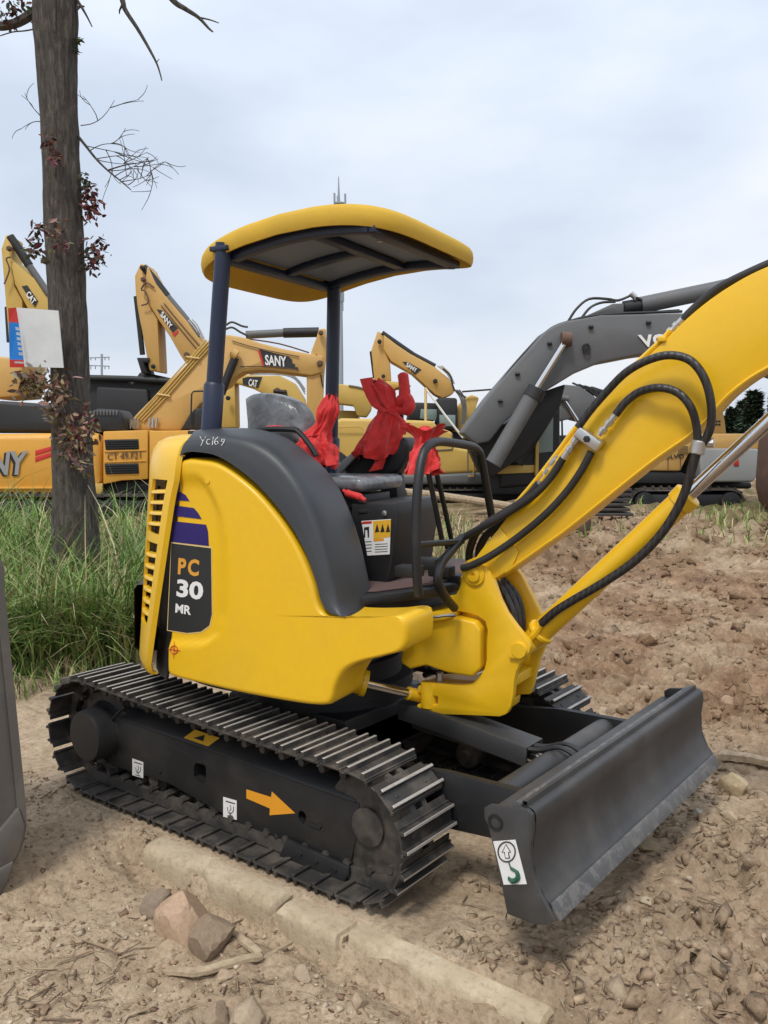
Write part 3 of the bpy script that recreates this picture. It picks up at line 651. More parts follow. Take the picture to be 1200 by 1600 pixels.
MB().lathe(BM.px(*z6(250, 1290), VN)+BM.v*.05, (0, 0, 1), [(.016, -.02), (.016, .016), (.0, .018)], 6).build('pin_bolt', M['zinc'], br)
PF = BM.px(742, 897, VN); PB = BM.px(*z6(825, 1095), VN)
MB().lathe(PF, -BM.v, [(.045, -.005), (.045, .010), (.028, .012), (.028, .020), (.010, .022), (.010, .012), (0, .012)], 28).build('boom_foot_pin', M['yellow'], br)
MB().lathe(PB, -BM.v, [(.032, -.26), (.032, .014), (.030, .018), (0, .019)], 24).build('cylinder_pin', M['yellow'], br)
MB().box(BM.px(*z6(800, 1140), VN) - BM.v*.008, (.05, .012, .014), (BM.u, BM.v, BM.z)).build('pin_keeper', M['yellow'], br, bevel=.003)
# boom: box section drawn from its side outline
topL = crv([(718, 894), (724, 880), (742, 872), (752, 864), (786, 816), (840, 752), (900, 673), (960, 606), (1027, 542), (1085, 487), (1140, 447), (1200, 416), (1290, 385), (1400, 372), (1500, 380)], 5)
botL = crv([(752, 918), (775, 905), (803, 886), (850, 853), (893, 822), (1013, 726), (1088, 672), (1140, 616), (1200, 575), (1290, 540), (1400, 528), (1500, 540)], 5)
bo = MB().prism([BM.px(q.x, q.y, -.085) for q in topL + botL[::-1]], BM.v*.17); boom = bo.build('boom', M['yellow'], EX, bevel=.006, seg=2)
fo_ = [(722, 890), (730, 876), (745, 870), (760, 850), (782, 824), (811, 862), (800, 888), (770, 906), (748, 914)]
MB().prism(px_poly(BM, fo_, -.087), BM.v*-.006).build('boom_foot_plate', M['yellow'], boom, bevel=.002)
# welded edge strips along the lower edge, steel line along the top edge
lo_ = [BM.px(q.x, q.y-1, -.088) for q in botL[8:]]; MB().tube(lo_, .006, 6).build('weld_seam', M['yellow'], boom)
for k, (off, a, b) in enumerate((((2, 4), 20, 52), ((8, 9), 22, 48))):
    pass
MB().tube(crv([BM.px(x, y, -.07) for x, y in ((795, 800), (836, 752), (874, 703), (900, 668), (955, 606), (1030, 535), (1048, 516))]), .010, 8).build('steel_line', M['yellow'], boom)
MB().tube(crv([BM.px(x, y, -.095) for x, y in ((846, 752), (866, 726), (888, 698), (905, 676))]), .008, 8).build('steel_line', M['yellow'], boom)
for x, y in ((1035, 530), (853, 738)): MB().box(BM.px(x, y, -.08), (.03, .03, .02), (BM.u, BM.v, BM.z)).build('line_clip', M['yellow'], boom, bevel=.004)
# arm at the end of the boom and its bucket, beyond the edge of the picture
e0 = BM.px(1480, 455, 0)
arm_ = MB().prism([e0 + BM.u*a + BM.z*b - BM.v*.07 for a, b in ((-.06, .22), (.10, .25), (.16, .05), (.42, -1.1), (.34, -1.15), (-.04, -.1))], BM.v*.14); arm_.build('dipper_arm', M['yellow'], EX, bevel=.008)
MB().prism([e0 + BM.u*a + BM.z*b - BM.v*.22 for a, b in ((.30, -1.02), (.46, -1.06), (.56, -1.3), (.40, -1.5), (.12, -1.52), (.0, -1.40), (.20, -1.36), (.30, -1.2))], BM.v*.44).build('bucket', M['black'], EX, bevel=.012)
# boom cylinder and rod
c0, c1, c2 = BM.px(828, 1003, 0), BM.px(1077, 772, 0), BM.px(1330, 540, 0)
d = (c1-c0).normalized()
cy = MB().lathe(c0, d, [(.03, -.03), (.042, .02), (.046, .06), (.046, (c1-c0).length-.05), (.052, (c1-c0).length-.05), (.054, (c1-c0).length-.005), (.048, (c1-c0).length), (0, (c1-c0).length+.001)], 28).build('boom_cylinder', M['yellow'], EX)
MB().lathe(c0, d, [(.054, .055), (.058, .06), (.058, .072), (.054, .077)], 28).build('cylinder_collar', M['yellow'], cy)
MB().lathe(c1, (c2-c1), [(.026, -.1), (.026, (c2-c1).length), (0, (c2-c1).length)], 24).build('cylinder_rod', M['chrome'], cy)
MB().tube([BM.px(826, 1000, -.05), BM.px(838, 988, -.05), BM.px(846, 976, -.06)], [.016, .016, .011], 8).build('hose_fitting', M['yellow'], cy)
# swing cylinder
w0, w1_ = UP.px(512, 1052, -.44), UP.px(568, 1067, -.36); w2_ = BM.px(650, 1086, VN+.02)
d = (w1_-w0).normalized(); MB().lathe(w0, d, [(.05, -.15), (.05, (w1_-w0).length-.01), (.054, (w1_-w0).length-.01), (.054, (w1_-w0).length+.012), (.03, (w1_-w0).length+.014), (0, (w1_-w0).length+.014)], 24).build('swing_cylinder', M['yellow'], EX)
MB().tube([w1_, w2_], .019, 16).build('swing_cylinder_rod', M['chrome'], EX)
MB().tube([w2_ - (w2_-w1_).normalized()*.045, w2_ + (w2_-w1_).normalized()*.03], .028, 16).build('rod_eye', M['yellow'], EX)
# hoses: (name, px points, plane v or list, radius)
def hose(pts, v, r=.0148, mat='rubber', name='hydraulic_hose', par=boom, seg=12):
    vv = v if isinstance(v, (list, tuple)) else [v]*len(pts)
    C3 = crv([BM.px(x, y, w) for (x, y), w in zip(pts, vv)], 7); return MB().tube(C3, r, seg).build(name, M[mat], par)
m_, t_, b_ = new_mat('spiral_wrapped_hose')
tcn = N(t_, 'ShaderNodeNewGeometry').outputs['Position']; wv = N(t_, 'ShaderNodeTexWave', Scale=14.0, Distortion=1.5); t_.links.new(tcn, wv.inputs['Vector'])
t_.links.new(ramp(t_, wv.outputs[1], [(.0, (.016,.015,.015)), (1, (.030,.027,.027))]), b_.inputs['Base Color']); b_.inputs['Roughness'].default_value = .42; bump(t_, b_, wv.outputs[1], .25, .006); M['wrap'] = m_
hose([(903, 668), (922, 642), (948, 612), (978, 582), (1012, 563), (1046, 555), (1078, 563), (1100, 590), (1111, 630), (1110, 668), (1098, 694)], [-.13]*3 + [-.15]*5 + [-.14, -.12, -.11], .0148, 'wrap')
hose([(962, 648), (978, 628), (1000, 612), (1030, 606), (1058, 613), (1078, 634), (1088, 664), (1090, 694)], [-.12]*3 + [-.14]*3 + [-.12, -.11], .0148, 'wrap')
hose([(1091, 700), (1084, 722), (1074, 758), (1058, 796), (1030, 838), (990, 878), (940, 912), (895, 938), (868, 955), (846, 974)], [-.11, -.11, -.10, -.09, -.085, -.08, -.075, -.07, -.07, -.06], .0165, 'wrap', par=cy)
hose([(924, 706), (908, 736), (884, 770), (850, 806), (806, 842), (764, 870), (735, 884), (722, 888)], [-.115]*5 + [-.13, -.14, -.14], .0148)
hose([(880, 716), (862, 744), (836, 772), (800, 797), (762, 819), (724, 840), (698, 854)], [-.115, -.115, -.12, -.12, -.12, -.1, -.08], .015)
hose([(842, 756), (818, 782), (780, 806), (750, 826), (738, 846), (733, 872), (740, 905)], [-.09, -.09, -.09, -.08, -.04, .0, .02], .016)
hose([(846, 768), (822, 792), (790, 814), (764, 832), (752, 850), (748, 868), (752, 900)], [-.06, -.06, -.05, -.04, -.02, .0, .02], .016)
hose([(1300, 370), (1230, 400), (1170, 426), (1120, 452), (1080, 486), (1068, 500)], -.05, .0148)
for k, dx in enumerate((0, 9, 17)): hose([(772+dx*.8, 905), (790+dx, 930), (802+dx*.8, 960), (806+dx*.5, 992), (800, 1030)], [-.02+.03*k]*5, .014, 'wrap', par=br)
def fitting(a, b, v, r=.012):
    A_, B_ = BM.px(*a, v), BM.px(*b, v); L_ = (B_-A_).length
    MB().lathe(A_, B_-A_, [(r*.8, 0), (r*.8, L_*.12), (r*1.35, L_*.13), (r*1.35, L_*.3), (r*.85, L_*.32), (r*.85, L_*.45), (r*1.3, L_*.46), (r*1.3, L_*.62), (r*.9, L_*.64), (r*1.05, L_*.66), (r*1.05, L_)], 8).build('hose_fitting', M['zinc'], boom, smooth=25)
fitting((936, 680), (966, 644), -.12); fitting((905, 680), (878, 720), -.115); fitting((1042, 524), (1070, 496), -.05); fitting((872, 712), (842, 758), -.09, .011)
# clamp block on the boom and the clamp where the two loops join
cb = BM.px(921, 686, -.115); bu = (BM.px(938, 698, -.115)-BM.px(904, 674, -.115)).normalized(); bn = bu.cross(BM.v).normalized()
clamp = MB().box(cb, (.105, .055, .042), (bu, BM.v, bn)).build('hose_clamp', M['zinc'], boom, bevel=.006)
MB().lathe(cb - BM.v*.027, -BM.v, [(.013, -.002), (.013, .008), (.007, .009), (0, .009)], 6).build('clamp_bolt', M['dark'], clamp)
j = BM.px(1091, 699, -.11); MB().lathe(j, BM.px(1097, 670, -.11)-BM.px(1085, 730, -.11), [(.022, -.024), (.026, -.02), (.026, .02), (.022, .024)], 16).build('hose_joint', M['zinc'], boom)
MB().lathe(BM.px(1106, 692, -.10), BM.u, [(.016, -.02), (.016, .02), (0, .021)], 8).build('hose_joint_bolt', M['zinc'], boom)

# ------------------------------------------------------------------ red bags tied over the levers
m_, t_, b_ = new_mat('red_cloth'); n_ = noise(t_, 22, 5, .6)
t_.links.new(ramp(t_, n_, [(.3, (.50,.012,.012)), (.7, (.72,.022,.020))]), b_.inputs['Base Color']); b_.inputs['Roughness'].default_value = .65; bump(t_, b_, n_, .35, .02)
b_.inputs['Sheen Weight'].default_value = .2; M['red'] = m_
cH0 = Vector((cD.x, cD.y, 0)).normalized()
def bag(label, axis_px, v, radii, loc_up=0, plane='v', fold=.26, extra=(), ribbons=()):
    """cloth sleeve round a lever: axis in pixels from bottom to top with a radius for each point"""
    f = (lambda x, y: UP.px(x, y, v)) if plane == 'v' else (lambda x, y: UP.pxu(x, y, v))
    ax = [f(*q) for q in axis_px]; C3 = crv(ax, 5); R3 = crv([Vector((r, 0)) for r in radii], 5); R3 = [max(.004, r.x) for r in R3]
    root = thing('red_bag', tuple(ax[0]), label, 'bag', 'red bags over the controls'); ph = [random.uniform(0, 6.28) for _ in range(4)]
    rows = []; seg = 64; n = len(C3)
    T0 = (C3[-1]-C3[0]).normalized(); a = T0.cross(Vector((1, .3, 0))).normalized(); b = T0.cross(a)
    for i, (c, r) in enumerate(zip(C3, R3)):
        row = []
        for k in range(seg):
            t = 2*math.pi*k/seg; fo = 1 + fold*((.5-abs(math.sin(3.5*t+ph[0]+i*.10)))*.9 + (.5-abs(math.sin(6*t+ph[1]-i*.17)))*.6 + .15*math.sin(14*t+ph[2]))
            w3 = fbm(np.array([math.cos(t)*1.5+i*.07+ph[0]]), np.array([math.sin(t)*1.5+i*.22]), 2.2, 4, 5, .6)[0]
            row.append(c + (a*math.cos(t)+b*math.sin(t))*(r*(fo+.30*w3)) + T0*(.012*math.sin(3*t+ph[3]) + .02*w3))
        rows.append(row)
    MB().grid(rows, closed=True).build('cloth', M['red'], root, smooth=70)
    for pts, w in ribbons:
        C4 = crv([f(*q) for q in pts], 5); side_ = cR.lerp(UP.z, .15).normalized(); n4 = len(C4); rw = []
        for i4, c4 in enumerate(C4):
            t4 = i4/(n4-1); k4 = w*(.55+.6*t4); rw.append([c4 - cH0*.06 - side_*k4 + cH0*.012*math.sin(5*t4), c4 - cH0*.068, c4 - cH0*.06 + side_*k4*.9 - cH0*.010*math.sin(4*t4+1)])
        MB().grid(rw).build('loose_end', M['red'], root, smooth=60, thick=.002)
    for pts, rr in extra: MB().tube(crv([f(*q) for q in pts], 5), rr, 8).build('knot_end', M['red'], root, smooth=60)
    return root
bag('large red cloth bag knotted over the raised control lever, standing tallest of the red bags', [(588, 714), (592, 700), (600, 672), (606, 648), (608, 640), (604, 628), (594, 606), (584, 596)], .28, [.10, .105, .085, .055, .042, .05, .05, .03], extra=[([(606, 640), (622, 630), (634, 622), (640, 634), (632, 642), (618, 638)], [.02]*6+[.03]*14+[.02]*6), ([(632, 628), (632, 606), (629, 582)], [.028]*5+[.026]*5+[.012])], ribbons=[([(604, 644), (588, 634), (578, 612), (573, 592)], .028), ([(608, 646), (622, 652), (630, 664), (628, 680)], .018), ([(600, 700), (596, 716), (588, 734)], .03)])
bag('red cloth bag over the lever between the seat and the far canopy post', [(508, 728), (505, 712), (497, 694), (496, 680), (506, 664), (514, 640), (519, 620)], -.12, [.055, .065, .08, .065, .04, .045, .02], ribbons=[([(498, 680), (482, 684), (470, 694), (476, 706)], .022), ([(504, 700), (514, 712), (520, 726)], .022)])
bag('small red cloth bag tied round the travel levers by the front guard rail', [(663, 736), (663, 722), (662, 706), (662, 692), (664, 680), (664, 668)], .64, [.075, .062, .045, .034, .05, .085], plane='u', fold=.3, ribbons=[([(662, 692), (652, 706), (646, 724), (642, 740)], .016), ([(664, 694), (674, 710), (680, 726), (678, 742)], .016)])
root = thing('red_rag', tuple(UP.px(556, 778, -.16)), 'small red rag lying under the front edge of the seat cushion', 'rag')
MB().tube(crv([UP.px(x, y, -.2) for x, y in ((536, 766), (546, 772), (560, 776), (571, 782))]), [.008]*3+[.016]*9+[.010]*4, 10).build('cloth', M['red'], root, smooth=60)
root = thing('red_strap', tuple(UP.px(440, 668, -.2)), 'dull red strip of cloth lying across the lower seat backrest', 'cloth')
MB().tube(crv([UP.px(x, y, -.19) for x, y in ((408, 672), (425, 668), (450, 670), (462, 674))]), .010, 8).build('cloth', M['red'], root, smooth=60)
# ================================================================== ground
def ss(a, b, x): t = np.clip((x-a)/(b-a), 0, 1); return t*t*(3-2*t)
FARZ = .45
def worley(x, y, cell, seed):
    """half buried lumps: height of the tallest lump over each point"""
    X_, Y_ = x/cell, y/cell; xi, yi = np.floor(X_).astype(np.int64), np.floor(Y_).astype(np.int64); best = np.zeros_like(X_)
    def h(a, b, k):
        n = (a*374761393 + b*668265263 + (seed*7+k)*1442695041) & 0x7fffffff; n = ((n ^ (n >> 13))*1274126177) & 0x7fffffff; return ((n ^ (n >> 16)) & 0xffff)/65535.0
    for dx in (-1, 0, 1):
        for dy in (-1, 0, 1):
            a, b = xi+dx, yi+dy; r = .25+.55*h(a, b, 3)**2; d = np.hypot(X_-(a+h(a, b, 1)), (Y_-(b+h(a, b, 2)))*(.7+.6*h(a, b, 4))); best = np.maximum(best, np.where(h(a, b, 5) > .35, np.sqrt(np.clip(1-(d/r)**2, 0, 1))*r, 0))
    return best*cell
def ground_h(x, y):
    x = np.asarray(x, float); y = np.asarray(y, float)
    dist = np.hypot(x-CAM.x, y-CAM.y)
    z = FARZ*ss(6.0, 12.5, dist)
    near = ss(-.912, -.888, y)                                  # kerb line: camera side lies lower
    z = z - (.085+.05*ss(-1.08, -.92, y))*(1-near)*ss(-.5, -.15, x)*(1-ss(1.6, 2.2, x))
    soil = np.maximum(ss(1.15, 1.9, x), ss(.95, 1.6, y))      # turned soil beyond the machine
    z = z + soil*(.075*fbm(x, y, .9, 3, 3) + .10*np.abs(fbm(x, y, 2.6, 4, 5)) + .05*fbm(x, y, 7, 3, 8, .6)) + .04*soil*ss(1.2, 1.6, x)*(1-ss(1.2, 2, np.abs(y)))
    jx, jy = x+.12*fbm(x, y, 6, 3, 81)+.05*fbm(x, y, 22, 2, 83), y+.12*fbm(x, y, 6, 3, 82)+.05*fbm(x, y, 22, 2, 84); patch_ = ss(-.12, .10, fbm(x, y, .8, 3, 85))
    z = z + soil*(.2+.8*patch_)*(.62*worley(jx, jy, .30, 1) + .75*worley(jx, jy, .14, 2) + .7*worley(jx, jy, .065, 3)) - soil*.045
    z = z + soil*(.050*(.22-np.abs(fbm(x, y, 11, 3, 91, .6)))*2 + .030*fbm(x, y, 30, 3, 92, .65)) + soil*.06*np.abs(fbm(x*.35+y*.9, y*.35-x*.9, .9, 3, 93))*(fbm(x, y, .5, 2, 94) > -.1)
    mud = (1-soil)
    z = z + mud*(.030*fbm(x, y, 2.2, 4, 11) + .022*fbm(x, y, 12, 3, 13, .6) + ss(-.05, .12, fbm(x, y, 1.6, 3, 86))*(.30*worley(jx, jy, .06, 4) + .3*worley(jx, jy, .11, 5)*(fbm(x, y, 3, 2, 87) > .02)))
    tr = ss(1.15, 1.02, np.abs(x+.01))*ss(.95, .82, np.abs(np.abs(y)-.60)*1.0+.35*0) * (np.abs(np.abs(y)-.62) < .19)
    z = np.where(tr > .5, np.minimum(z, -.004), z)            # pressed flat under the tracks
    under = (np.abs(x) < 1.3) & (np.abs(y) < .8)
    z = np.where(under, np.minimum(z, .012), z)
    bk = (y > -.90) & (y < -.80) & (x > -.24) & (x < 1.6); z = np.where(bk, np.minimum(z, -.05), z)
    return z
def gh(x, y): return float(ground_h(np.array([x]), np.array([y]))[0])
def axis(lo, hi, step, far):
    a = list(np.arange(lo, hi, step)); s = step; p = a[-1]
    while p < far: s *= 1.085; p += s; a.append(p)
    s = step; p = lo; pre = []
    while p > -far: s *= 1.085; p -= s; pre.append(p)
    return np.array(pre[::-1]+a)
gx, gy = axis(-1.9, 3.1, .0135, 900), axis(-2.0, 4.4, .0135, 900)
X, Y = np.meshgrid(gx, gy); Z = ground_h(X, Y); nx, ny = len(gx), len(gy)
gm = bpy.data.meshes.new('ground'); gm.vertices.add(nx*ny); gm.vertices.foreach_set('co', np.stack([X, Y, Z], -1).ravel())
ii, jj = np.meshgrid(np.arange(nx-1), np.arange(ny-1)); k0 = (jj*nx+ii).ravel(); fq = np.stack([k0, k0+1, k0+nx+1, k0+nx], -1).ravel()
gm.loops.add(len(fq)); gm.loops.foreach_set('vertex_index', fq); nf = len(fq)//4
gm.polygons.add(nf); gm.polygons.foreach_set('loop_start', np.arange(0, nf*4, 4)); gm.polygons.foreach_set('use_smooth', np.ones(nf, bool)); gm.update(calc_edges=True)
m, t, b = new_mat('dry_clay'); geo = N(t, 'ShaderNodeNewGeometry').outputs['Position']
sep = N(t, 'ShaderNodeSeparateXYZ'); t.links.new(geo, sep.inputs[0])
def mathn(op, a, b_=None, c_=None):
    n = N(t, 'ShaderNodeMath', operation=op)
    for i, v in enumerate((a, b_, c_)):
        if v is None: continue
        if isinstance(v, (int, float)): n.inputs[i].default_value = v
        else: t.links.new(v, n.inputs[i])
    return n.outputs[0]
big, mid, fin = noise(t, 1.1, 6, .65), noise(t, 4.5, 6, .65), noise(t, 38, 8, .72)
c = mixc(t, ramp(t, mid, [(.33, (0,0,0)), (.68, (1,1,1))]), (.37,.275,.182), (.55,.43,.30))
soilm = N(t, 'ShaderNodeMapRange'); t.links.new(mathn('MAXIMUM', mathn('SUBTRACT', sep.outputs[0], .3), sep.outputs[1]), soilm.inputs[0]); soilm.inputs[1].default_value = .9; soilm.inputs[2].default_value = 2.3
red = mathn('MULTIPLY', soilm.outputs[0], ramp(t, big, [(.38, (.15,.15,.15)), (.54, (1,1,1))]))
c = mixc(t, red, c, mixc(t, ramp(t, mid, [(.35, (0,0,0)), (.65, (1,1,1))]), (.150,.088,.053), (.345,.222,.135)))
c = mixc(t, ramp(t, fin, [(.32, (.8,.8,.8)), (.52, (0,0,0))]), c, (.20,.138,.09)); c = mixc(t, ramp(t, fin, [(.58, (0,0,0)), (.70, (.75,.75,.75))]), c, (.62,.51,.38))
dst = N(t, 'ShaderNodeVectorMath', operation='DISTANCE'); t.links.new(geo, dst.inputs[0]); dst.inputs[1].default_value = tuple(CAM)
gr = N(t, 'ShaderNodeMapRange'); t.links.new(dst.outputs['Value'], gr.inputs[0]); gr.inputs[1].default_value = 9; gr.inputs[2].default_value = 16
c = mixc(t, mathn('MULTIPLY', gr.outputs[0], ramp(t, noise(t, .55, 4, .6), [(.40, (0,0,0)), (.6, (.8,.8,.8))])), c, (.105,.110,.042))
t.links.new(c, b.inputs['Base Color']); b.inputs['Roughness'].default_value = 1; b.inputs['Specular IOR Level'].default_value = .1
vor = N(t, 'ShaderNodeTexVoronoi', feature='DISTANCE_TO_EDGE', Scale=11.0); 
wn = N(t, 'ShaderNodeVectorMath', operation='ADD'); nz = N(t, 'ShaderNodeTexNoise', Scale=6.0, Detail=4.0); t.links.new(geo, nz.inputs['Vector']); sc_ = N(t, 'ShaderNodeVectorMath', operation='SCALE'); sc_.inputs[3].default_value = .16; t.links.new(nz.outputs[1], sc_.inputs[0])
t.links.new(geo, wn.inputs[0]); t.links.new(sc_.outputs[0], wn.inputs[1]); t.links.new(wn.outputs[0], vor.inputs['Vector'])
crack = ramp(t, vor.outputs[0], [(.0, (0,0,0)), (.05, (1,1,1))])
crm = N(t, 'ShaderNodeMapRange'); t.links.new(sep.outputs[1], crm.inputs[0]); crm.inputs[1].default_value = -.85; crm.inputs[2].default_value = -1.1      # cracked clay on the near side of the kerb
cr2 = mathn('MULTIPLY', crm.outputs[0], ramp(t, noise(t, 1.3, 3, .5), [(.42, (0,0,0)), (.55, (1,1,1))]))
hgt = mathn('ADD', mathn('MULTIPLY', mathn('MULTIPLY', crack, cr2), .9), mathn('ADD', mathn('MULTIPLY', fin, 1.5), mathn('MULTIPLY', noise(t, 120, 4, .7), .55)))
bump(t, b, hgt, .8, .012); gm.materials.append(m); M['clay'] = m
link('ground', gm); tag(bpy.data.objects['ground'], kind='structure')

# ------------------------------------------------------------------ loose stones and clods: too many to count
def tint_mat(name, rough=.9, sc=60, bmp=.5, trans=0):
    m, t, b = new_mat(name); a = N(t, 'ShaderNodeAttribute', attribute_name='tint')
    n_ = noise(t, sc, 5, .65); c = mixc(t, ramp(t, n_, [(.3, (0,0,0)), (.7, (1,1,1))]), mixc(t, 1.0, a.outputs[0], (.72,.70,.68), 'MULTIPLY'), a.outputs[0])
    t.links.new(c, b.inputs['Base Color']); b.inputs['Roughness'].default_value = rough; b.inputs['Specular IOR Level'].default_value = .2
    if bmp: bump(t, b, n_, bmp, .006)
    return m
M['stones'] = tint_mat('loose_stones')
def np_mesh(name, V, F, tint=None, mat=None, smooth=False):
    me = bpy.data.meshes.new(name); me.vertices.add(len(V)); me.vertices.foreach_set('co', V.ravel()); w = F.shape[1]
    me.loops.add(F.size); me.loops.foreach_set('vertex_index', F.ravel().astype(np.int32)); me.polygons.add(len(F)); me.polygons.foreach_set('loop_start', np.arange(0, F.size, w, dtype=np.int32))
    if smooth: me.polygons.foreach_set('use_smooth', np.ones(len(F), bool))
    me.update(calc_edges=True)
    if tint is not None:
        at = me.attributes.new('tint', 'FLOAT_COLOR', 'POINT'); at.data.foreach_set('color', np.concatenate([tint, np.ones((len(tint), 1))], 1).astype(np.float32).ravel())
    if mat: me.materials.append(mat)
    return me
ICO_V = np.array([(x, y, z) for x in (-1, 1) for y in (-1, 1) for z in (-1, 1)])*.72
ICO_F = np.array([(0, 1, 3), (0, 3, 2), (4, 6, 7), (4, 7, 5), (0, 4, 5), (0, 5, 1), (2, 3, 7), (2, 7, 6), (0, 2, 6), (0, 6, 4), (1, 5, 7), (1, 7, 3)])
rng = np.random.default_rng(5)
PAL = np.array([(.44,.33,.22), (.36,.255,.17), (.49,.38,.265), (.26,.168,.115), (.38,.27,.18), (.55,.45,.335)])
def scatter(name, pts, size, label, flat=.65, bury=.3, pal=PAL, wts=None, clay=False):
    n = len(pts); base = ICO_V[None]+rng.normal(0, .30, (n, len(ICO_V), 3))
    sc = size[:, None]*np.stack([rng.uniform(.7, 1.3, n), rng.uniform(.6, 1.1, n), rng.uniform(.4, .8, n)*flat/.65], -1); V = base*sc[:, None, :]
    a = rng.uniform(0, 6.28, n); tl = rng.normal(0, .7, n); ca, sa, ct, st = np.cos(a), np.sin(a), np.cos(tl), np.sin(tl)
    x, y, z = V[..., 0], V[..., 1], V[..., 2]; y, z = y*ct[:, None]-z*st[:, None], y*st[:, None]+z*ct[:, None]; x, y = x*ca[:, None]-y*sa[:, None], x*sa[:, None]+y*ca[:, None]
    V = np.stack([x+pts[:, :1], y+pts[:, 1:2], z+(ground_h(pts[:, 0], pts[:, 1])+size*(.45-bury))[:, None]], -1).reshape(-1, 3)
    F = (ICO_F[None]+(np.arange(n)*len(ICO_V))[:, None, None]).reshape(-1, 3)
    if clay: o = link(name, np_mesh(name, V, F, None, M['clay'])); tag(o, label, 'rubble', kind='stuff'); return o
    tn = pal[rng.choice(len(pal), n, p=wts)]*rng.uniform(.75, 1.15, (n, 1)); tn = np.repeat(tn, len(ICO_V), 0)
    o = link(name, np_mesh(name, V, F, tn, M['stones'])); tag(o, label, 'rubble', kind='stuff'); return o
def keep(p):
    x, y = p[:, 0], p[:, 1]; tr = (np.abs(x) < 1.12) & (np.abs(np.abs(y)-.625) < .17); kb = (y < -.80) & (y > -.905) & (x > -.23) & (x < 1.58) & (rng.uniform(0, 1, len(x)) < .85)
    return p[~tr & ~kb]
p1 = keep(np.stack([rng.uniform(-2.2, 2.6, 12000), rng.uniform(-2.2, -.75, 12000)], -1)); dens = fbm(p1[:, 0], p1[:, 1], 2.1, 3, 21); p1 = p1[dens > rng.normal(0, .12, len(p1))]
scatter('loose_stones', p1, np.exp(rng.normal(-5.3, .5, len(p1))), 'small loose stones and crumbs of clay along the kerb')
p2 = keep(np.stack([rng.uniform(.9, 4.4, 30000), rng.uniform(-.85, 6.5, 30000)], -1)); p2 = p2[fbm(p2[:, 0], p2[:, 1], 1.7, 3, 31) > rng.normal(-.04, .12, len(p2))]
k_ = rng.uniform(0, 1, len(p2)) < .12; scatter('rubble', p2[k_], np.exp(rng.normal(-4.75, .55, k_.sum())), 'broken pale stones on the turned soil beyond the blade')
scatter('crumbled_soil', p2[~k_], np.exp(rng.normal(-4.7, .62, (~k_).sum())), 'crumbled clods of soil beyond the blade', bury=.42, clay=True)
r_ = np.sqrt(rng.uniform(2.5**2, 13**2, 15000)); a_ = rng.uniform(RAD(70), RAD(150), 15000); p3 = np.stack([CAM.x+r_*np.cos(a_), CAM.y+r_*np.sin(a_)], -1); p3 = p3[(p3[:, 1] > 1.0) & (fbm(p3[:, 0], p3[:, 1], .9, 3, 41) > rng.normal(-.05, .12, len(p3)))]
scatter('soil_clods', p3, np.exp(rng.normal(-3.95, .55, len(p3))), 'brown clods of turned soil reaching back to the parked machines', bury=.42, clay=True)
# straw and twigs on the clay
def litter(name, pts, label, L0=.05):
    n = len(pts); a = rng.uniform(0, 6.28, n); l = L0*np.exp(rng.normal(0, .5, n)); w = rng.uniform(.0015, .004, n)
    d = np.stack([np.cos(a), np.sin(a), rng.normal(0, .12, n)], -1); s = np.stack([-np.sin(a), np.cos(a), np.zeros(n)], -1)
    c = np.concatenate([pts, (ground_h(pts[:, 0], pts[:, 1])+.008)[:, None]], 1); up = np.array([0, 0, 1.])
    V = np.stack([c-d*l[:, None]/2-s*w[:, None], c-d*l[:, None]/2+s*w[:, None], c-d*l[:, None]/2+up*w[:, None], c+d*l[:, None]/2-s*w[:, None], c+d*l[:, None]/2+s*w[:, None], c+d*l[:, None]/2+up*w[:, None]], 1).reshape(-1, 3)
    F = (np.array([(0, 3, 5, 2), (1, 2, 5, 4), (0, 1, 4, 3)])[None]+(np.arange(n)*6)[:, None, None]).reshape(-1, 4)
    tn = np.repeat(np.array([(.42,.33,.21), (.30,.22,.14), (.20,.14,.09)])[rng.integers(0, 3, n)], 6, 0)
    tag(link(name, np_mesh(name, V, F, tn, M['stones'])), label, 'litter', kind='stuff')
p4 = keep(np.stack([rng.uniform(-1.4, 2.2, 900), rng.uniform(-1.9, -.85, 900)], -1)); litter('straw_litter', p4[fbm(p4[:, 0], p4[:, 1], 1.7, 2, 51) > .0], 'dry straw and twig ends strewn beside the kerb')

p5_ = np.stack([rng.uniform(1.0, 4.2, 2600), rng.uniform(-.9, 5.5, 2600)], -1); litter('straw_on_soil', p5_[fbm(p5_[:, 0], p5_[:, 1], 1.2, 2, 55) > -.02], 'pale straw and twig ends on the turned soil beyond the blade', .045)
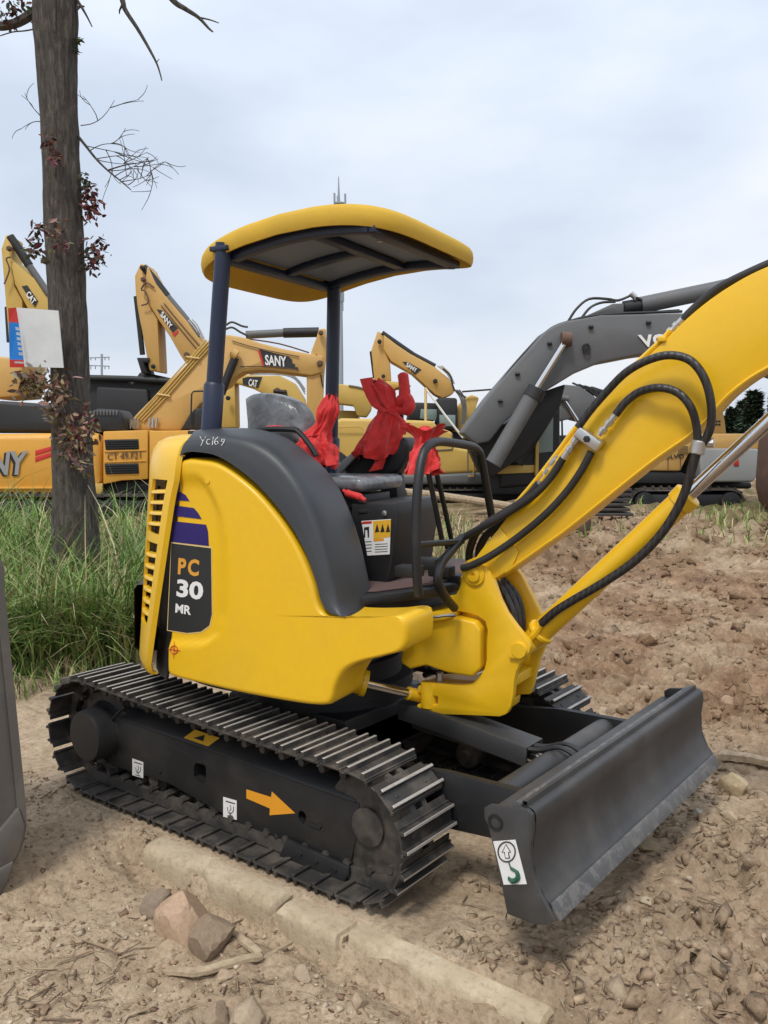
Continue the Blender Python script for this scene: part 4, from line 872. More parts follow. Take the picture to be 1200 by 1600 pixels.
# ------------------------------------------------------------------ kerb stones
m, t, b = new_mat('old_kerb_concrete'); n1_, n2_ = noise(t, 5, 7, .7), noise(t, 45, 6, .7)
c = mixc(t, ramp(t, n1_, [(.35, (0,0,0)), (.65, (1,1,1))]), (.40,.315,.205), (.53,.44,.31)); c = mixc(t, ramp(t, n1_, [(.62, (0,0,0)), (.72, (.7,.7,.7))]), c, (.56,.52,.45)); c = mixc(t, ramp(t, n2_, [(.3, (.5,.5,.5)), (.5, (0,0,0))]), c, (.20,.15,.10))
t.links.new(c, b.inputs['Base Color']); b.inputs['Roughness'].default_value = .92; bump(t, b, n2_, .6, .008); M['kerb'] = m
def kerb(x0, x1, label, seed, tilt=0, dz=0, dy=0):
    n = 60; prof_ = [(-.775, -.16), (-.775, -.014), (-.785, -.006), (-.82, -.003), (-.86, -.004), (-.888, -.008), (-.900, -.022), (-.903, -.05), (-.905, -.09), (-.905, -.18)]
    rows = []
    for i in range(n+1):
        x = x0+(x1-x0)*i/n; row = []
        for j, (y, z) in enumerate(prof_):
            ed = min(i, n-i)/n*(x1-x0); rr = .5*fbm(np.array([x*1.0+seed]), np.array([y*4+z*3]), 18, 3, seed)[0]; chip = max(0, fbm(np.array([x+seed*3.1]), np.array([z*.5]), 7, 3, seed+4)[0]-.14)*.22
            k = 1 if 3 < j < 9 else 0
            row.append(Vector((x + (rr*.04 if ed < .02 else 0), y + dy + (chip+rr*.012)*k + (.012 if ed < .012 and k else 0), z + dz - tilt*(x-x0) + rr*.006 - chip*.6*k - (.012 if ed < .012 else 0))))
        rows.append(row)
    mb = MB().grid(rows); mm = len(prof_); mb.f += [tuple(range(mm)), tuple(len(mb.v)-mm+i for i in range(mm-1, -1, -1))]
    root = thing('kerb_stone', (x0, -.9, -.1), label, 'kerb stone', 'kerb stones along the near track'); mb.build('block', M['kerb'], root, smooth=40); return root
kerb(-.235, .52, 'pale concrete kerb stone under the near track, its left end bare of soil', 2)
kerb(.53, .83, 'short chipped kerb stone between the two long ones, whitish where broken', 7, dz=-.008, dy=-.006, tilt=.01)
kerb(.838, 1.57, 'long kerb stone nearest the blade, half buried in loose soil', 12, dz=-.006, dy=.012, tilt=.012)
# ------------------------------------------------------------------ single rocks, sticks, planks
def rock(x, y, w, h, label, tint, z=None, name='rock', seed=1, flat=.7):
    g = on_ground(x, y, -.06 if z is None else z); D_ = (g-CAM).dot(cD); s = w*D_/FPX/2
    bm = bmesh.new(); bmesh.ops.create_icosphere(bm, subdivisions=3, radius=1); r = random.Random(seed)
    planes = [(Vector((r.uniform(-1, 1), r.uniform(-1, 1), r.uniform(-.5, 1))).normalized(), r.uniform(.5, .78)) for _ in range(16)]
    for v in bm.verts:
        for nrm, dd in planes:
            k = v.co.dot(nrm)
            if k > dd: v.co -= nrm*(k-dd)*.985
    V = np.array([v.co[:] for v in bm.verts]); V *= (1+.05*(fbm(V[:, 0]*1.0+seed, V[:, 1]+V[:, 2], 3, 3, seed))[:, None]); F = np.array([[v.index for v in f.verts] for f in bm.faces]); bm.free()
    a = r.uniform(0, 6.28); V = V*np.array([1, r.uniform(.7, .95), flat]); V = np.stack([V[:, 0]*math.cos(a)-V[:, 1]*math.sin(a), V[:, 0]*math.sin(a)+V[:, 1]*math.cos(a), V[:, 2]], -1)*s
    V[:, 2] += s*flat*.55; gz = gh(g.x, g.y); o = link(name, np_mesh(name, V, F, np.tile(np.array(tint), (len(V), 1)), M['stones'], smooth=True)); o.data.set_sharp_from_angle(angle=RAD(22)); o.location = (g.x, g.y, gz-s*.12)
    return tag(o, label, 'rock', 'rocks lying on the clay')
rock(283, 1442, 120, 60, 'largest rock, pinkish tan block beside the kerb stone', (.46,.325,.225), seed=6, flat=.85)
rock(332, 1470, 104, 50, 'brown rock leaning against the pinkish block near the kerb', (.31,.235,.165), seed=8, flat=.85)
rock(240, 1414, 66, 40, 'grey brown rock left of the pinkish block', (.27,.21,.155), seed=12, flat=.9)
rock(387, 1594, 84, 46, 'pale tan rock at the lower edge of the picture', (.44,.35,.25), seed=15, flat=.8)
rock(334, 1588, 70, 40, 'dull brown rock left of the pale one at the lower edge', (.33,.25,.175), seed=19, flat=.7)
rock(298, 1590, 22, 26, 'small upright stone left of the two rocks at the lower edge', (.36,.27,.19), seed=20, flat=.9)
rock(216, 1420, 40, 20, 'flat tan slab chip left of the grey brown rock by the kerb', (.40,.30,.21), seed=51, flat=.35)
rock(352, 1520, 46, 20, 'flat tan chip lying between the long stick and the lower edge', (.42,.32,.22), seed=53, flat=.35)
rock(470, 1520, 44, 26, 'angular tan lump below the short chipped kerb stone', (.40,.31,.22), seed=57, flat=.7)
rock(560, 1560, 40, 24, 'angular clay lump below the long kerb stone', (.38,.29,.20), seed=59, flat=.7)
rock(1150, 1222, 60, 44, 'cream coloured rock just beyond the far end of the blade', (.55,.44,.28), z=.05, seed=23, flat=.8)
rock(1140, 1262, 40, 30, 'flat sandy stone below the cream rock beyond the blade', (.46,.36,.25), z=.05, seed=27, flat=.6)
rock(1010, 1312, 64, 22, 'flat rounded slab in the soil before the blade', (.36,.28,.17), z=.03, seed=29, flat=.35)
rock(1138, 1082, 42, 30, 'reddish stone on the soil to the right beyond the blade', (.40,.28,.19), z=.1, seed=31, flat=.7)
rock(910, 1060, 34, 26, 'dark brown clod behind the far track', (.17,.11,.075), z=.1, seed=33, flat=.7)
rock(1008, 1408, 34, 16, 'pale oval stone on the soil in front of the blade', (.46,.38,.27), z=.02, seed=35, flat=.4)
rock(715, 1512, 26, 24, 'small pale stone beside the long kerb stone', (.46,.39,.29), z=0, seed=37, flat=.6)
rock(1092, 1262, 26, 24, 'whitish stone under the far lower corner of the blade', (.52,.48,.42), z=.04, seed=41, flat=.8)
m, t, b = new_mat('weathered_wood'); n1_ = noise(t, 30, 6, .6); t.links.new(ramp(t, n1_, [(.3, (.24,.175,.11)), (.7, (.46,.36,.24))]), b.inputs['Base Color']); b.inputs['Roughness'].default_value = .85; bump(t, b, n1_, .5, .005); M['wood'] = m
def stick(pts, wpx, tpx, label, z=-.05, name='stick', cat='stick'):
    P = [on_ground(x, y, z) for x, y in pts]; D_ = (P[0]-CAM).dot(cD); w, th = wpx*D_/FPX, tpx*D_/FPX
    P = [Vector((p_.x, p_.y, gh(p_.x, p_.y)+th*.5+.006)) for p_ in crv(P, 5)]
    zm = sum(p_.z for p_ in P)/len(P)
    for p_ in P: p_.z = zm*.7 + p_.z*.3
    root = thing(name, tuple(P[0]), label, cat, 'wood scraps by the kerb'); rows = []
    for i, p_ in enumerate(P):
        d = (P[min(i+1, len(P)-1)]-P[max(i-1, 0)]).normalized(); s = Vector((-d.y, d.x, 0)).normalized(); k = 1 if 0 < i < len(P)-1 else .7; jt = random.uniform(.9, 1.1)
        rows.append([p_ + s*(w/2*k*jt*a) + UP.z*(th/2*b*k) for a, b in ((-1, -.6), (-.9, .8), (.85, 1), (1, -.5))])
    mb = MB().grid(rows, closed=True); mb.f += [(0, 1, 2, 3), tuple(len(mb.v)-1-i for i in range(4))]; mb.build('piece', M['wood'], root, bevel=.001, seg=1, smooth=30)
stick([(258, 1508), (300, 1510), (350, 1502), (410, 1486)], 15, 10, 'longer split stick lying left of the kerb, pointing at the rocks')
stick([(350, 1438), (362, 1452), (384, 1468), (406, 1484)], 13, 9, 'short split stick meeting the longer one at an angle')
stick([(412, 1484), (434, 1470), (456, 1454)], 7, 6, 'thin dark twig ending at the kerb', name='twig')
stick([(188, 1604), (196, 1582), (212, 1572), (232, 1566)], 5, 4, 'bent pale twig at the lower left edge of the picture', name='twig')
stick([(1122, 1156), (1160, 1160), (1200, 1166), (1260, 1176)], 16, 14, 'weathered plank lying on the soil at the right edge', z=.12, name='plank', cat='plank')
stick([(934, 1118), (940, 1096), (944, 1084)], 12, 10, 'short pale board end standing by the far track', z=.1, name='board', cat='board')
# ================================================================== machines parked behind
cH = Vector((cD.x, cD.y, 0)).normalized()
class BG:
    """one parked machine: outlines are read off on an upright plane at its distance and given their real thickness"""
    def __init__(s, D_, turn, name, label, cat='excavator', basepx=(600, 790), group='large excavators parked behind'):
        s.D = D_; o = CAM + cH*D_; o.z = 0; s.F = Frame(o, math.degrees(math.atan2(cR.y, cR.x))+turn)
        g = s.F.px(basepx[0], basepx[1], 0); s.root = thing(name, (g.x, g.y, gh(g.x, g.y)), label, cat, group)
    def P(s, pts, v=0): return [s.F.px(x, y, v) for x, y in pts]
    def slab(s, name, pts, t, mat, v=0, bevel=.03, par=None, smooth_n=0, seg=2):
        if smooth_n: pts = [tuple(q) for q in crv(list(pts)+[pts[0]], smooth_n)][:-1]
        return MB().prism(s.P(pts, v), s.F.v*t).build(name, M[mat], par or s.root, bevel=bevel, seg=seg)
    def tube(s, name, pts, rpx, mat, v=0, par=None, sm=0, seg=10):
        P = s.P(pts, v); P = crv(P, sm) if sm else P
        return MB().tube(P, rpx*s.D/FPX, 20 if rpx > 4 else seg).build(name, M[mat], par or s.root)
    def text(s, body, a, b, c, mat, v=-.012, par=None, fat=.03):
        return text('lettering', body, s.F.px(*a, v), s.F.px(*b, v), s.F.px(*c, v), M[mat], par or s.root, lift=.01, fat=fat)
    def rect(s, name, x0, y0, x1, y1, t, mat, v=0, bevel=.01, par=None): return s.slab(name, [(x0, y0), (x1, y0), (x1, y1), (x0, y1)], t, mat, v, bevel, par)
    def track(s, x0, x1, y0, y1, w, v=0):
        r = (y1-y0)/2; n = 14; pts = [(x1-r+r*math.sin(math.pi*k/n), y0+r-r*math.cos(math.pi*k/n)) for k in range(n+1)] + [(x0+r-r*math.sin(math.pi*k/n), y1-r+r*math.cos(math.pi*k/n)) for k in range(n+1)]
        inn = [(x0+(x1-x0)*.5+(x-(x0+x1)/2)*(1-5/(x1-x0)), (y0+y1)/2+(y-(y0+y1)/2)*.80) for x, y in pts]
        a, b = s.P(pts, v), s.P(inn, v); a2, b2 = [q+s.F.v*w for q in a], [q+s.F.v*w for q in b]
        mb = MB(); mb.grid([a, a2, b2, b, a], closed=True)
        lp = resample(a+[a[0]], int((x1-x0)*2.6*s.D/FPX/.19)+8)
        for q, q2 in zip(lp, lp[1:]):
            m_ = (q+q2)/2; mb.box(m_ + s.F.v*w/2, (.035, w, .06), ((q2-q).normalized(), s.F.v, (q2-q).normalized().cross(s.F.v)))
        o = mb.build('track', M['dark_track'], s.root)
        s.slab('track_frame', [(x0+r*.9, y0+r*.45), (x1-r*.9, y0+r*.45), (x1-r*.8, y1-r*.5), (x0+r*.8, y1-r*.5)], w*.8, 'dark', v+.04, .03)
        for k in range(5):
            x = x0+r+(x1-x0-2*r)*k/4; MB().lathe(s.F.px(x, y1-r*.45, v), -s.F.v, [(r*.3*s.D/FPX, -w*.7), (r*.3*s.D/FPX, .03), (r*.15*s.D/FPX, .04), (0, .05)], 14).build('roller', M['dark'], s.root)
        for x in (x0+r, x1-r): MB().lathe(s.F.px(x, (y0+y1)/2, v), -s.F.v, [(r*.7*s.D/FPX, -w*.7), (r*.7*s.D/FPX, .02), (r*.3*s.D/FPX, .03), (r*.25*s.D/FPX, .08), (0, .08)], 18).build('idler_wheel', M['dark'], s.root)
M['dark_track'] = paint('dusty_track', (.045,.040,.036), .7, .7, (.16,.13,.10), scale=3)
M['pane'] = paint('cab_glass', (.20,.27,.26), .12, .2, (.3,.33,.3), scale=1)
z8 = lambda x, y: (x*.325, 340+y*.325)
z9 = lambda x, y: (190+x*.30833, 400+y*.30833)
z10 = lambda x, y: (500+x*.3, 480+y*.3)
z11 = lambda x, y: (680+x*.43333, 400+y*.43333)
z5 = lambda x, y: (640+x*.46667, 400+y*.46667)
z12 = lambda x, y: (840+x*.3, 560+y*.3)
zz = lambda f, *pts: [f(*q) for q in pts]

# ---- large orange-yellow excavator on the left, boom arching behind the canopy
b1 = BG(13, 4, 'large_excavator', 'orange yellow excavator behind the tree, boom arching under the canopy, striped counterweight', basepx=(120, 806))
b1.slab('counterweight', [(-190, 690), (-150, 680), (60, 677), (154, 676), (159, 690), (159, 752), (150, 774), (100, 779), (-150, 782), (-190, 760)], 2.3, 'bgo', .02, .10, seg=3)
eng = b1.slab('engine_panel', [(161, 674), (231, 672), (231, 749), (190, 751), (161, 757)], 2.2, 'bgo', 0, .02)
b1.slab('side_panel', [(233, 673), (330, 672), (330, 752), (233, 749)], 2.2, 'bgo', .01, .02)
for y in (686, 724): 
    lv = b1.slab('louvre', [(163, y+1), (216, y), (217, y+16), (165, y+17)], .03, 'dark', -.012, .005, eng)
    for k in range(4): b1.slab('louvre_blade', [(165, y+3+k*3.6), (215, y+2+k*3.6), (215, y+3.4+k*3.6), (165, y+4.4+k*3.6)], .02, 'dark', -.03, .002, lv)
b1.text('CT 49.F21', (168, 719), (220, 716), (168, 708), 'rust', -.008, eng, .0)
b1.slab('access_panel_lip', [(163, 704), (228, 702), (228, 704.5), (163, 706.5)], .02, 'bgo', -.015, .003, eng); b1.slab('access_panel_lip', [(163, 721), (228, 719), (228, 721), (163, 723)], .02, 'bgo', -.015, .003, eng)
b1.text('SANY', (-62, 746), (38, 744), (-58, 708), 'dark', .012, None, .05); b1.text('SANY', (-60, 744), (40, 742), (-56, 706), 'lgrey', .002, None, .03)
for k in range(2): b1.slab('red_stripe', [(55, 704+k*10), (84, 696+k*9), (84, 703+k*9), (55, 712+k*10)], .02, 'redpr', .012, .002)
b1.slab('lower_moulding', [(-180, 762), (150, 760), (150, 764), (-180, 766)], .04, 'bgo', -.01, .01)
b1.slab('hook_panel', [(143, 757), (160, 755), (160, 772), (144, 774)], .06, 'bgy2', -.03, .01)
b1.slab('underbody', [(160, 752), (235, 750), (330, 752), (330, 790), (162, 792)], 1.8, 'dark', .2, .03); b1.track(-140, 330, 772, 812, .6, -.1)
b1.slab('engine_cover', [(-60, 676), (-60, 640), (0, 626), (60, 630), (86, 650), (150, 648), (150, 676)], 1.6, 'dark', .3, .06, seg=3); b1.slab('exhaust_cover', [(140, 676), (141, 644), (150, 638), (185, 640), (193, 652), (195, 675)], .8, 'dark', .2, .05, seg=3)
for k in range(8): b1.rect('cover_slot', 146+k*5, 641, 148.6+k*5, 649, .03, 'grey', .185, .004)
bm1 = b1.slab('boom', zz(z9, (40, 862), (62, 815), (80, 795), (200, 675), (380, 495), (440, 425), (480, 405), (540, 398), (620, 412), (700, 440), (820, 470), (950, 495), (1022, 505), (1020, 590), (960, 607), (880, 597), (780, 584), (700, 580), (620, 588), (575, 615), (545, 655), (470, 700), (400, 750), (330, 840), (300, 885), (60, 885)), .55, 'bgy', .55, .04, seg=2)
b1.slab('stick', zz(z9, (1000, 368), (1035, 366), (1040, 480), (1028, 600), (1022, 740), (1000, 870), (945, 872), (938, 700), (938, 600), (962, 480), (985, 420)), .45, 'bgy', .60, .03)
b1.tube('arm_cylinder', zz(z9, (630, 400), (820, 390)), 6.5, 'grey', .75); b1.tube('arm_cylinder_barrel', zz(z9, (820, 390), (1000, 386)), 8, 'dark', .75)
b1.tube('boom_cylinder', zz(z9, (575, 515), (545, 590), (505, 700)), 6.5, 'dark', .48); b1.tube('cylinder_pin', zz(z9, (560, 490), (585, 505)), 8, 'bgy', .46)
for k in range(4): b1.tube('steel_line', zz(z9, (70+k*13, 820+k*6), (190+k*13, 690+k*7), (330+k*12, 535+k*6), (430+k*10, 425+k*8)), 1.2, 'bgy2', .53, bm1, 3, 6)
for q in ((60, 850), (155, 845)):
    for k in range(3): b1.tube('hose_coupling', zz(z9, (q[0]-18+k*18, q[1]+24), (q[0]-12+k*18, q[1]-24)), 1.9, 'zinc', .5, bm1, 0, 6)
for k in range(2): b1.slab('line_clamp', zz(z9, (180+k*145, 695-k*190), (245+k*150, 705-k*190), (245+k*150, 713-k*190), (180+k*145, 703-k*190)), .05, 'cream', .5, .004, bm1)
dp = b1.slab('boom_decal', zz(z9, (697, 472), (850, 510), (882, 572), (722, 560)), .012, 'decal_black', .54, 0, bm1)
b1.text('SANY', z9(728, 553), z9(836, 562), z9(726, 500), 'white', .532, dp, .03); b1.slab('decal_edge', zz(z9, (690, 478), (700, 475), (725, 560), (715, 560)), .012, 'redpr', .535, 0, bm1)
for x, y in ((850, 520), (865, 545), (880, 562)): b1.slab('decal_square', zz(z9, (x, y), (x+13, y+2), (x+15, y+14), (x+2, y+12)), .010, 'decal_black', .538, 0, bm1)
b1.tube('top_hose', zz(z9, (530, 350), (560, 335), (610, 355), (640, 360)), 1.8, 'rubber', .7, None, 4, 6); b1.tube('top_hose', zz(z9, (525, 372), (560, 362), (600, 385), (640, 405)), 1.8, 'rubber', .7, None, 4, 6)
b1.tube('edge_line', zz(z9, (640, 420), (800, 445), (950, 490)), 1.3, 'rust', .62, bm1, 3, 6)
b1.tube('stick_hose', zz(z9, (985, 500), (1015, 530), (1015, 560)), 1.2, 'rubber', .58, None, 3, 6); b1.tube('stick_hose', zz(z9, (1010, 600), (1015, 640), (1022, 665)), 1.2, 'rubber', .58, None, 3, 6)
b1.tube('hand_rail', zz(z9, (350, 860), (355, 700), (365, 686), (430, 684)), 1.3, 'dark', .3, None, 0, 6); b1.slab('cab_step', zz(z9, (300, 880), (345, 800), (375, 770), (420, 770), (420, 880)), .6, 'dark', .35, .03)

# ---- excavator behind it, stick hanging straight down
b2 = BG(17.5, -4, 'large_excavator', 'golden excavator seen right of the tree, stick hanging down over dark bodywork', basepx=(230, 778))
bo2 = b2.slab('boom', zz(z9, (128, 48), (175, 140), (240, 225), (330, 330), (400, 430), (420, 470), (360, 545), (325, 545), (295, 500), (245, 410), (190, 330), (150, 265), (110, 200)), .6, 'bgy', .1, .03)
b2.slab('stick', zz(z9, (95, 35), (130, 46), (128, 150), (148, 265), (182, 320), (195, 590), (140, 580), (100, 370), (72, 245), (65, 100)), .5, 'bgy', .15, .03)
b2.tube('arm_cylinder_barrel', zz(z9, (112, 58), (165, 120), (230, 205)), 6.5, 'dark', .2); b2.tube('arm_cylinder', zz(z9, (225, 198), (310, 300), (395, 405)), 5.5, 'grey', .2)
b2.tube('bucket_cylinder', zz(z9, (74, 205), (88, 330), (106, 500)), 4.2, 'dark', .2); b2.slab('bucket_linkage', zz(z9, (75, 515), (140, 515), (138, 540), (110, 540), (130, 595), (100, 595)), .5, 'dark', .1, .02)
d2 = b2.slab('boom_decal', zz(z9, (178, 270), (205, 275), (285, 365), (258, 388)), .012, 'decal_black', .088, 0, bo2); b2.text('SANY', z9(196, 300), z9(248, 372), z9(208, 278), 'white', .078, d2, .03); b2.slab('decal_square', zz(z9, (255, 395), (285, 375), (288, 385), (268, 408)), .01, 'redpr', .088, 0, bo2)
b2.tube('boom_hose', zz(z9, (100, 250), (135, 235), (120, 180), (100, 170), (125, 135), (165, 160)), 1.3, 'rust', .06, bo2, 4, 6)
for k in range(3): b2.tube('boom_line', zz(z9, (330+k*14, 320), (360+k*12, 350), (405+k*6, 415)), 1.2, 'zinc', .15, bo2, 3, 6)
b2.slab('dark_bucket', [(136, 592), (200, 592), (205, 600), (218, 580), (262, 590), (264, 640), (262, 690), (120, 690), (120, 600)], 1.6, 'dark', .3, .06, seg=3)
b2.tube('top_rail', [(120, 590), (205, 592), (268, 596)], 5, 'dark', .2); b2.slab('cab_shell', [(150, 604), (230, 608), (236, 690), (148, 690)], .2, 'dark', .15, .05); b2.track(80, 300, 735, 780, .6, 0)
b2.slab('body', [(70, 690), (310, 690), (310, 745), (70, 745)], 2.2, 'dark', .3, .05)

# ---- excavator at the far left edge
b3 = BG(15, 3, 'large_excavator', 'golden excavator at the left edge of the picture, boom rising left of the tree', basepx=(20, 792))
bo3 = b3.slab('boom', zz(z8, (45, 190), (90, 230), (160, 290), (232, 400), (255, 470), (240, 520), (190, 500), (130, 435), (70, 320)), .6, 'bgy2', .1, .03)
b3.slab('stick', zz(z8, (28, 78), (62, 90), (58, 190), (70, 330), (108, 400), (110, 700), (50, 702), (18, 320), (4, 150)), .5, 'bgy2', .15, .03)
b3.tube('arm_cylinder_barrel', zz(z8, (48, 92), (90, 150), (140, 230)), 6.5, 'dark', .2); b3.tube('arm_cylinder', zz(z8, (138, 228), (180, 290), (235, 370)), 5.5, 'grey', .2)
d3 = b3.slab('boom_decal', zz(z8, (104, 330), (130, 325), (182, 400), (168, 430)), .012, 'decal_black', .088, 0, bo3); b3.text('CAT', z8(124, 372), z8(158, 420), z8(142, 350), 'white', .078, d3, .03)
b3.tube('bucket_cylinder', zz(z8, (35, 430), (45, 600)), 4, 'dark', .2); b3.slab('bucket', zz(z8, (-60, 660), (110, 680), (110, 720), (90, 860), (-60, 870)), 1.2, 'bgy', .1, .05)
b3.tube('boom_hose', zz(z8, (20, 320), (45, 250), (30, 200), (50, 190)), 1.3, 'rust', .06, bo3, 4, 6)
b3.slab('body', [(-60, 690), (80, 690), (80, 745), (-60, 745)], 2.2, 'dark', .5, .05); b3.track(-120, 120, 745, 791, .6, 0)

# ---- boom behind the seat
b4 = BG(16.5, 0, 'large_excavator', 'yellow excavator behind the seat, thick boom curving down to the right', basepx=(420, 782))
bo4 = b4.slab('boom', zz(z9, (560, 610), (620, 600), (720, 605), (800, 605), (870, 640), (920, 720), (940, 800), (945, 900), (880, 900), (850, 830), (800, 760), (740, 710), (660, 670), (560, 640)), .6, 'bgy2', .1, .03)
b4.slab('stick', zz(z9, (495, 720), (575, 640), (580, 870), (490, 872)), .5, 'bgy2', .2, .03)
d4 = b4.slab('boom_decal', zz(z9, (612, 620), (640, 612), (712, 612), (692, 668), (615, 650)), .012, 'decal_black', .088, 0, bo4); b4.text('CAT', z9(642, 658), z9(686, 666), z9(646, 622), 'white', .078, d4, .03)
b4.tube('boom_pin', zz(z9, (770, 684), (835, 690)), 3.2, 'dark', .06, bo4); b4.tube('boom_bracket', zz(z9, (826, 680), (836, 730)), 3, 'dark', .06, bo4)
for k in range(3): b4.tube('boom_line', zz(z9, (650+k*30, 598-k*2), (800, 600-k*8), (880, 625-k*6), (930, 700-k*12)), 1.2, 'lgrey', .12, bo4, 3, 6)
b4.slab('body', [(340, 672), (560, 672), (560, 742), (340, 742)], 2.0, 'bgy2', .4, .05); b4.track(330, 560, 742, 783, .6, .1)

# ---- excavator right of the posts
b5 = BG(18.5, 0, 'large_excavator', 'small looking golden excavator right of the far canopy post, arm folded down', basepx=(660, 772))
bo5 = b5.slab('boom', zz(z10, (330, 142), (400, 195), (470, 242), (600, 312), (670, 370), (705, 430), (690, 455), (640, 475), (600, 455), (480, 345), (370, 282), (330, 220)), .6, 'bgy', .1, .03)
b5.slab('stick', zz(z10, (300, 122), (330, 142), (330, 200), (365, 290), (372, 385), (282, 385), (265, 230)), .5, 'bgy', .15, .03)
b5.tube('arm_cylinder_barrel', zz(z10, (322, 135), (400, 190), (480, 245)), 4.5, 'dark', .2); b5.tube('arm_cylinder', zz(z10, (478, 243), (600, 308)), 4, 'dark', .2)
d5 = b5.slab('boom_decal', zz(z10, (430, 285), (455, 285), (528, 325), (495, 352)), .012, 'decal_black', .088, 0, bo5); b5.text('SANY', z10(448, 308), z10(500, 342), z10(454, 286), 'white', .078, d5, .03)
b5.tube('bucket_cylinder', zz(z10, (268, 230), (285, 370)), 3.2, 'dark', .2); b5.slab('bucket', zz(z10, (225, 385), (260, 375), (400, 388), (480, 408), (400, 420), (330, 470), (250, 440)), 1.0, 'bgy2', .1, .04)
for k in range(3): b5.tube('boom_line', zz(z10, (610+k*12, 305), (660+k*8, 345), (690+k*5, 400)), 1.1, 'zinc', .15, bo5, 3, 6)
b5.slab('cab', zz(z10, (612, 470), (715, 472), (720, 640), (610, 640)), 1.0, 'dark', .0, .05); b5.slab('cab_window', zz(z10, (622, 560), (705, 562), (705, 620), (622, 620)), .02, 'pane', -.015, .005)
b5.slab('bonnet', zz(z10, (455, 590), (470, 510), (490, 495), (610, 500), (612, 590)), 1.4, 'dark', .2, .05); b5.slab('bonnet_window', zz(z10, (525, 530), (612, 532), (605, 590), (520, 580)), .02, 'pane', .18, .005)
b5.tube('guy_pole', zz(z10, (550, 420), (550, 640)), 2.2, 'cream', -.3, None, 0, 6); b5.tube('guy_rod', zz(z10, (548, 420), (650, 560), (760, 700)), 1.8, 'white', -.3, None, 0, 6)
for pts in ([(690, 560), (760, 470), (790, 455), (830, 470), (800, 560), (740, 650), (690, 650)],): b5.slab('hood_shell', zz(z10, *pts), .8, 'bgy2', .3, .04)
b5.tube('mirror_bar', zz(z10, (740, 440), (900, 428)), 1.6, 'dark', .2, None, 0, 6); b5.tube('boom_hose', zz(z10, (640, 320), (680, 360), (700, 430), (760, 470)), 1.5, 'rubber', .05, None, 3, 6)
for k in range(3): b5.tube('hose_loop', zz(z10, (700+k*12, 430), (730+k*10, 470), (745+k*8, 540), (735+k*6, 610)), 1.4, 'grey', .05, None, 3, 6)
b5.slab('body', [(560, 660), (740, 660), (740, 735), (560, 735)], 2, 'dark', .5, .05); b5.track(560, 730, 735, 771, .6, .1)
b11 = BG(21, 0, 'yellow_machine', 'bright yellow machine part glimpsed just right of the far canopy post', 'machine', basepx=(550, 762))
b11.slab('boom', [(520, 603), (532, 600), (560, 603), (582, 612), (580, 640), (572, 652), (558, 650), (552, 634), (545, 633), (520, 630)], .7, 'bgy2', 0, .04); b11.slab('body', [(500, 640), (560, 642), (560, 735), (500, 735)], 1.5, 'bgy2', .5, .05); b11.tube('boom_line', [(545, 602), (566, 606), (580, 616)], 1.4, 'lgrey', -.02, None, 3, 6); b11.track(480, 600, 730, 764, .6, .2)

# ---- grey boomed excavator, its yellow body and cab
b7 = BG(15.5, 0, 'large_excavator', 'yellow bodied excavator with a huge dark grey boom reaching right behind the hoses', basepx=(700, 788))
b7.slab('body', zz(z10, (60, 600), (110, 578), (300, 582), (590, 592), (612, 625), (690, 650), (700, 730), (760, 738), (880, 745), (882, 860), (600, 872), (60, 880)), 2.4, 'bgy2', .1, .06, seg=3)
b7.slab('lower_skirt', zz(z10, (20, 870), (600, 872), (884, 858), (884, 925), (20, 925)), 2.5, 'grey', .04, .05, seg=3)
b7.slab('dark_swoosh', zz(z10, (40, 740), (85, 738), (130, 770), (160, 800), (200, 870), (40, 872)), .02, 'decal_black', .085, 0); b7.text('300', z10(66, 830), z10(124, 836), z10(66, 800), 'white', .07, None, .02)
for pts in (((690, 655), (690, 740), (610, 745)), ((612, 750), (612, 868)), ((770, 742), (770, 860))): b7.tube('panel_seam', zz(z10, *pts), .9, 'grey', .09, None, 0, 5)
b7.tube('grab_rail', zz(z10, (85, 622), (215, 622), (230, 640)), 1.1, 'bgy2', .02, None, 0, 6); b7.tube('grab_rail', zz(z10, (790, 745), (800, 840), (800, 880), (770, 880)), 1.4, 'bgy2', .0, None, 0, 6)
b7.slab('underbody', [(560, 757), (870, 757), (870, 772), (560, 772)], 2.0, 'dark', .3, .05); b7.track(545, 890, 764, 790, .6, .1)
cab = b7.slab('cab', zz(z5, (300, 640), (330, 600), (400, 480), (450, 455), (505, 500), (505, 760), (300, 780)), 1.2, 'dark', -.5, .06, seg=3)
b7.slab('cab_window', zz(z5, (432, 500), (482, 520), (480, 655), (430, 660)), .03, 'pane', -.53, .01, cab); b7.tube('cab_pillar', zz(z5, (425, 735), (428, 500)), 3, 'bgy2', -.56, cab, 0, 6)
b7.slab('cab_step_panel', zz(z5, (290, 700), (420, 700), (424, 725), (290, 730)), .04, 'bgy2', -.53, .01, cab); b7.slab('counter_panel', zz(z5, (270, 725), (505, 720), (505, 800), (270, 800)), 1.0, 'dark', -.45, .05)
bo7 = b7.slab('boom', [(722, 676), (736, 656), (762, 621), (810, 565), (853, 517), (868, 508), (884, 502), (940, 492), (1061, 489), (1150, 492), (1240, 520), (1240, 590), (1150, 556), (1060, 546), (1001, 554), (940, 566), (897, 584), (853, 611), (823, 630), (788, 660), (765, 690), (745, 694)], .8, 'grey', -1.5, .04, seg=2)
b7.tube('boom_edge_pipe', zz(z11, (190, 520), (300, 375), (400, 275), (470, 240), (600, 212), (890, 200)), 2.2, 'dark', -1.3, bo7, 4, 6); b7.tube('boom_edge_pipe', zz(z11, (520, 232), (700, 210), (880, 196)), 2.0, 'grey', -1.1, bo7, 3, 6)
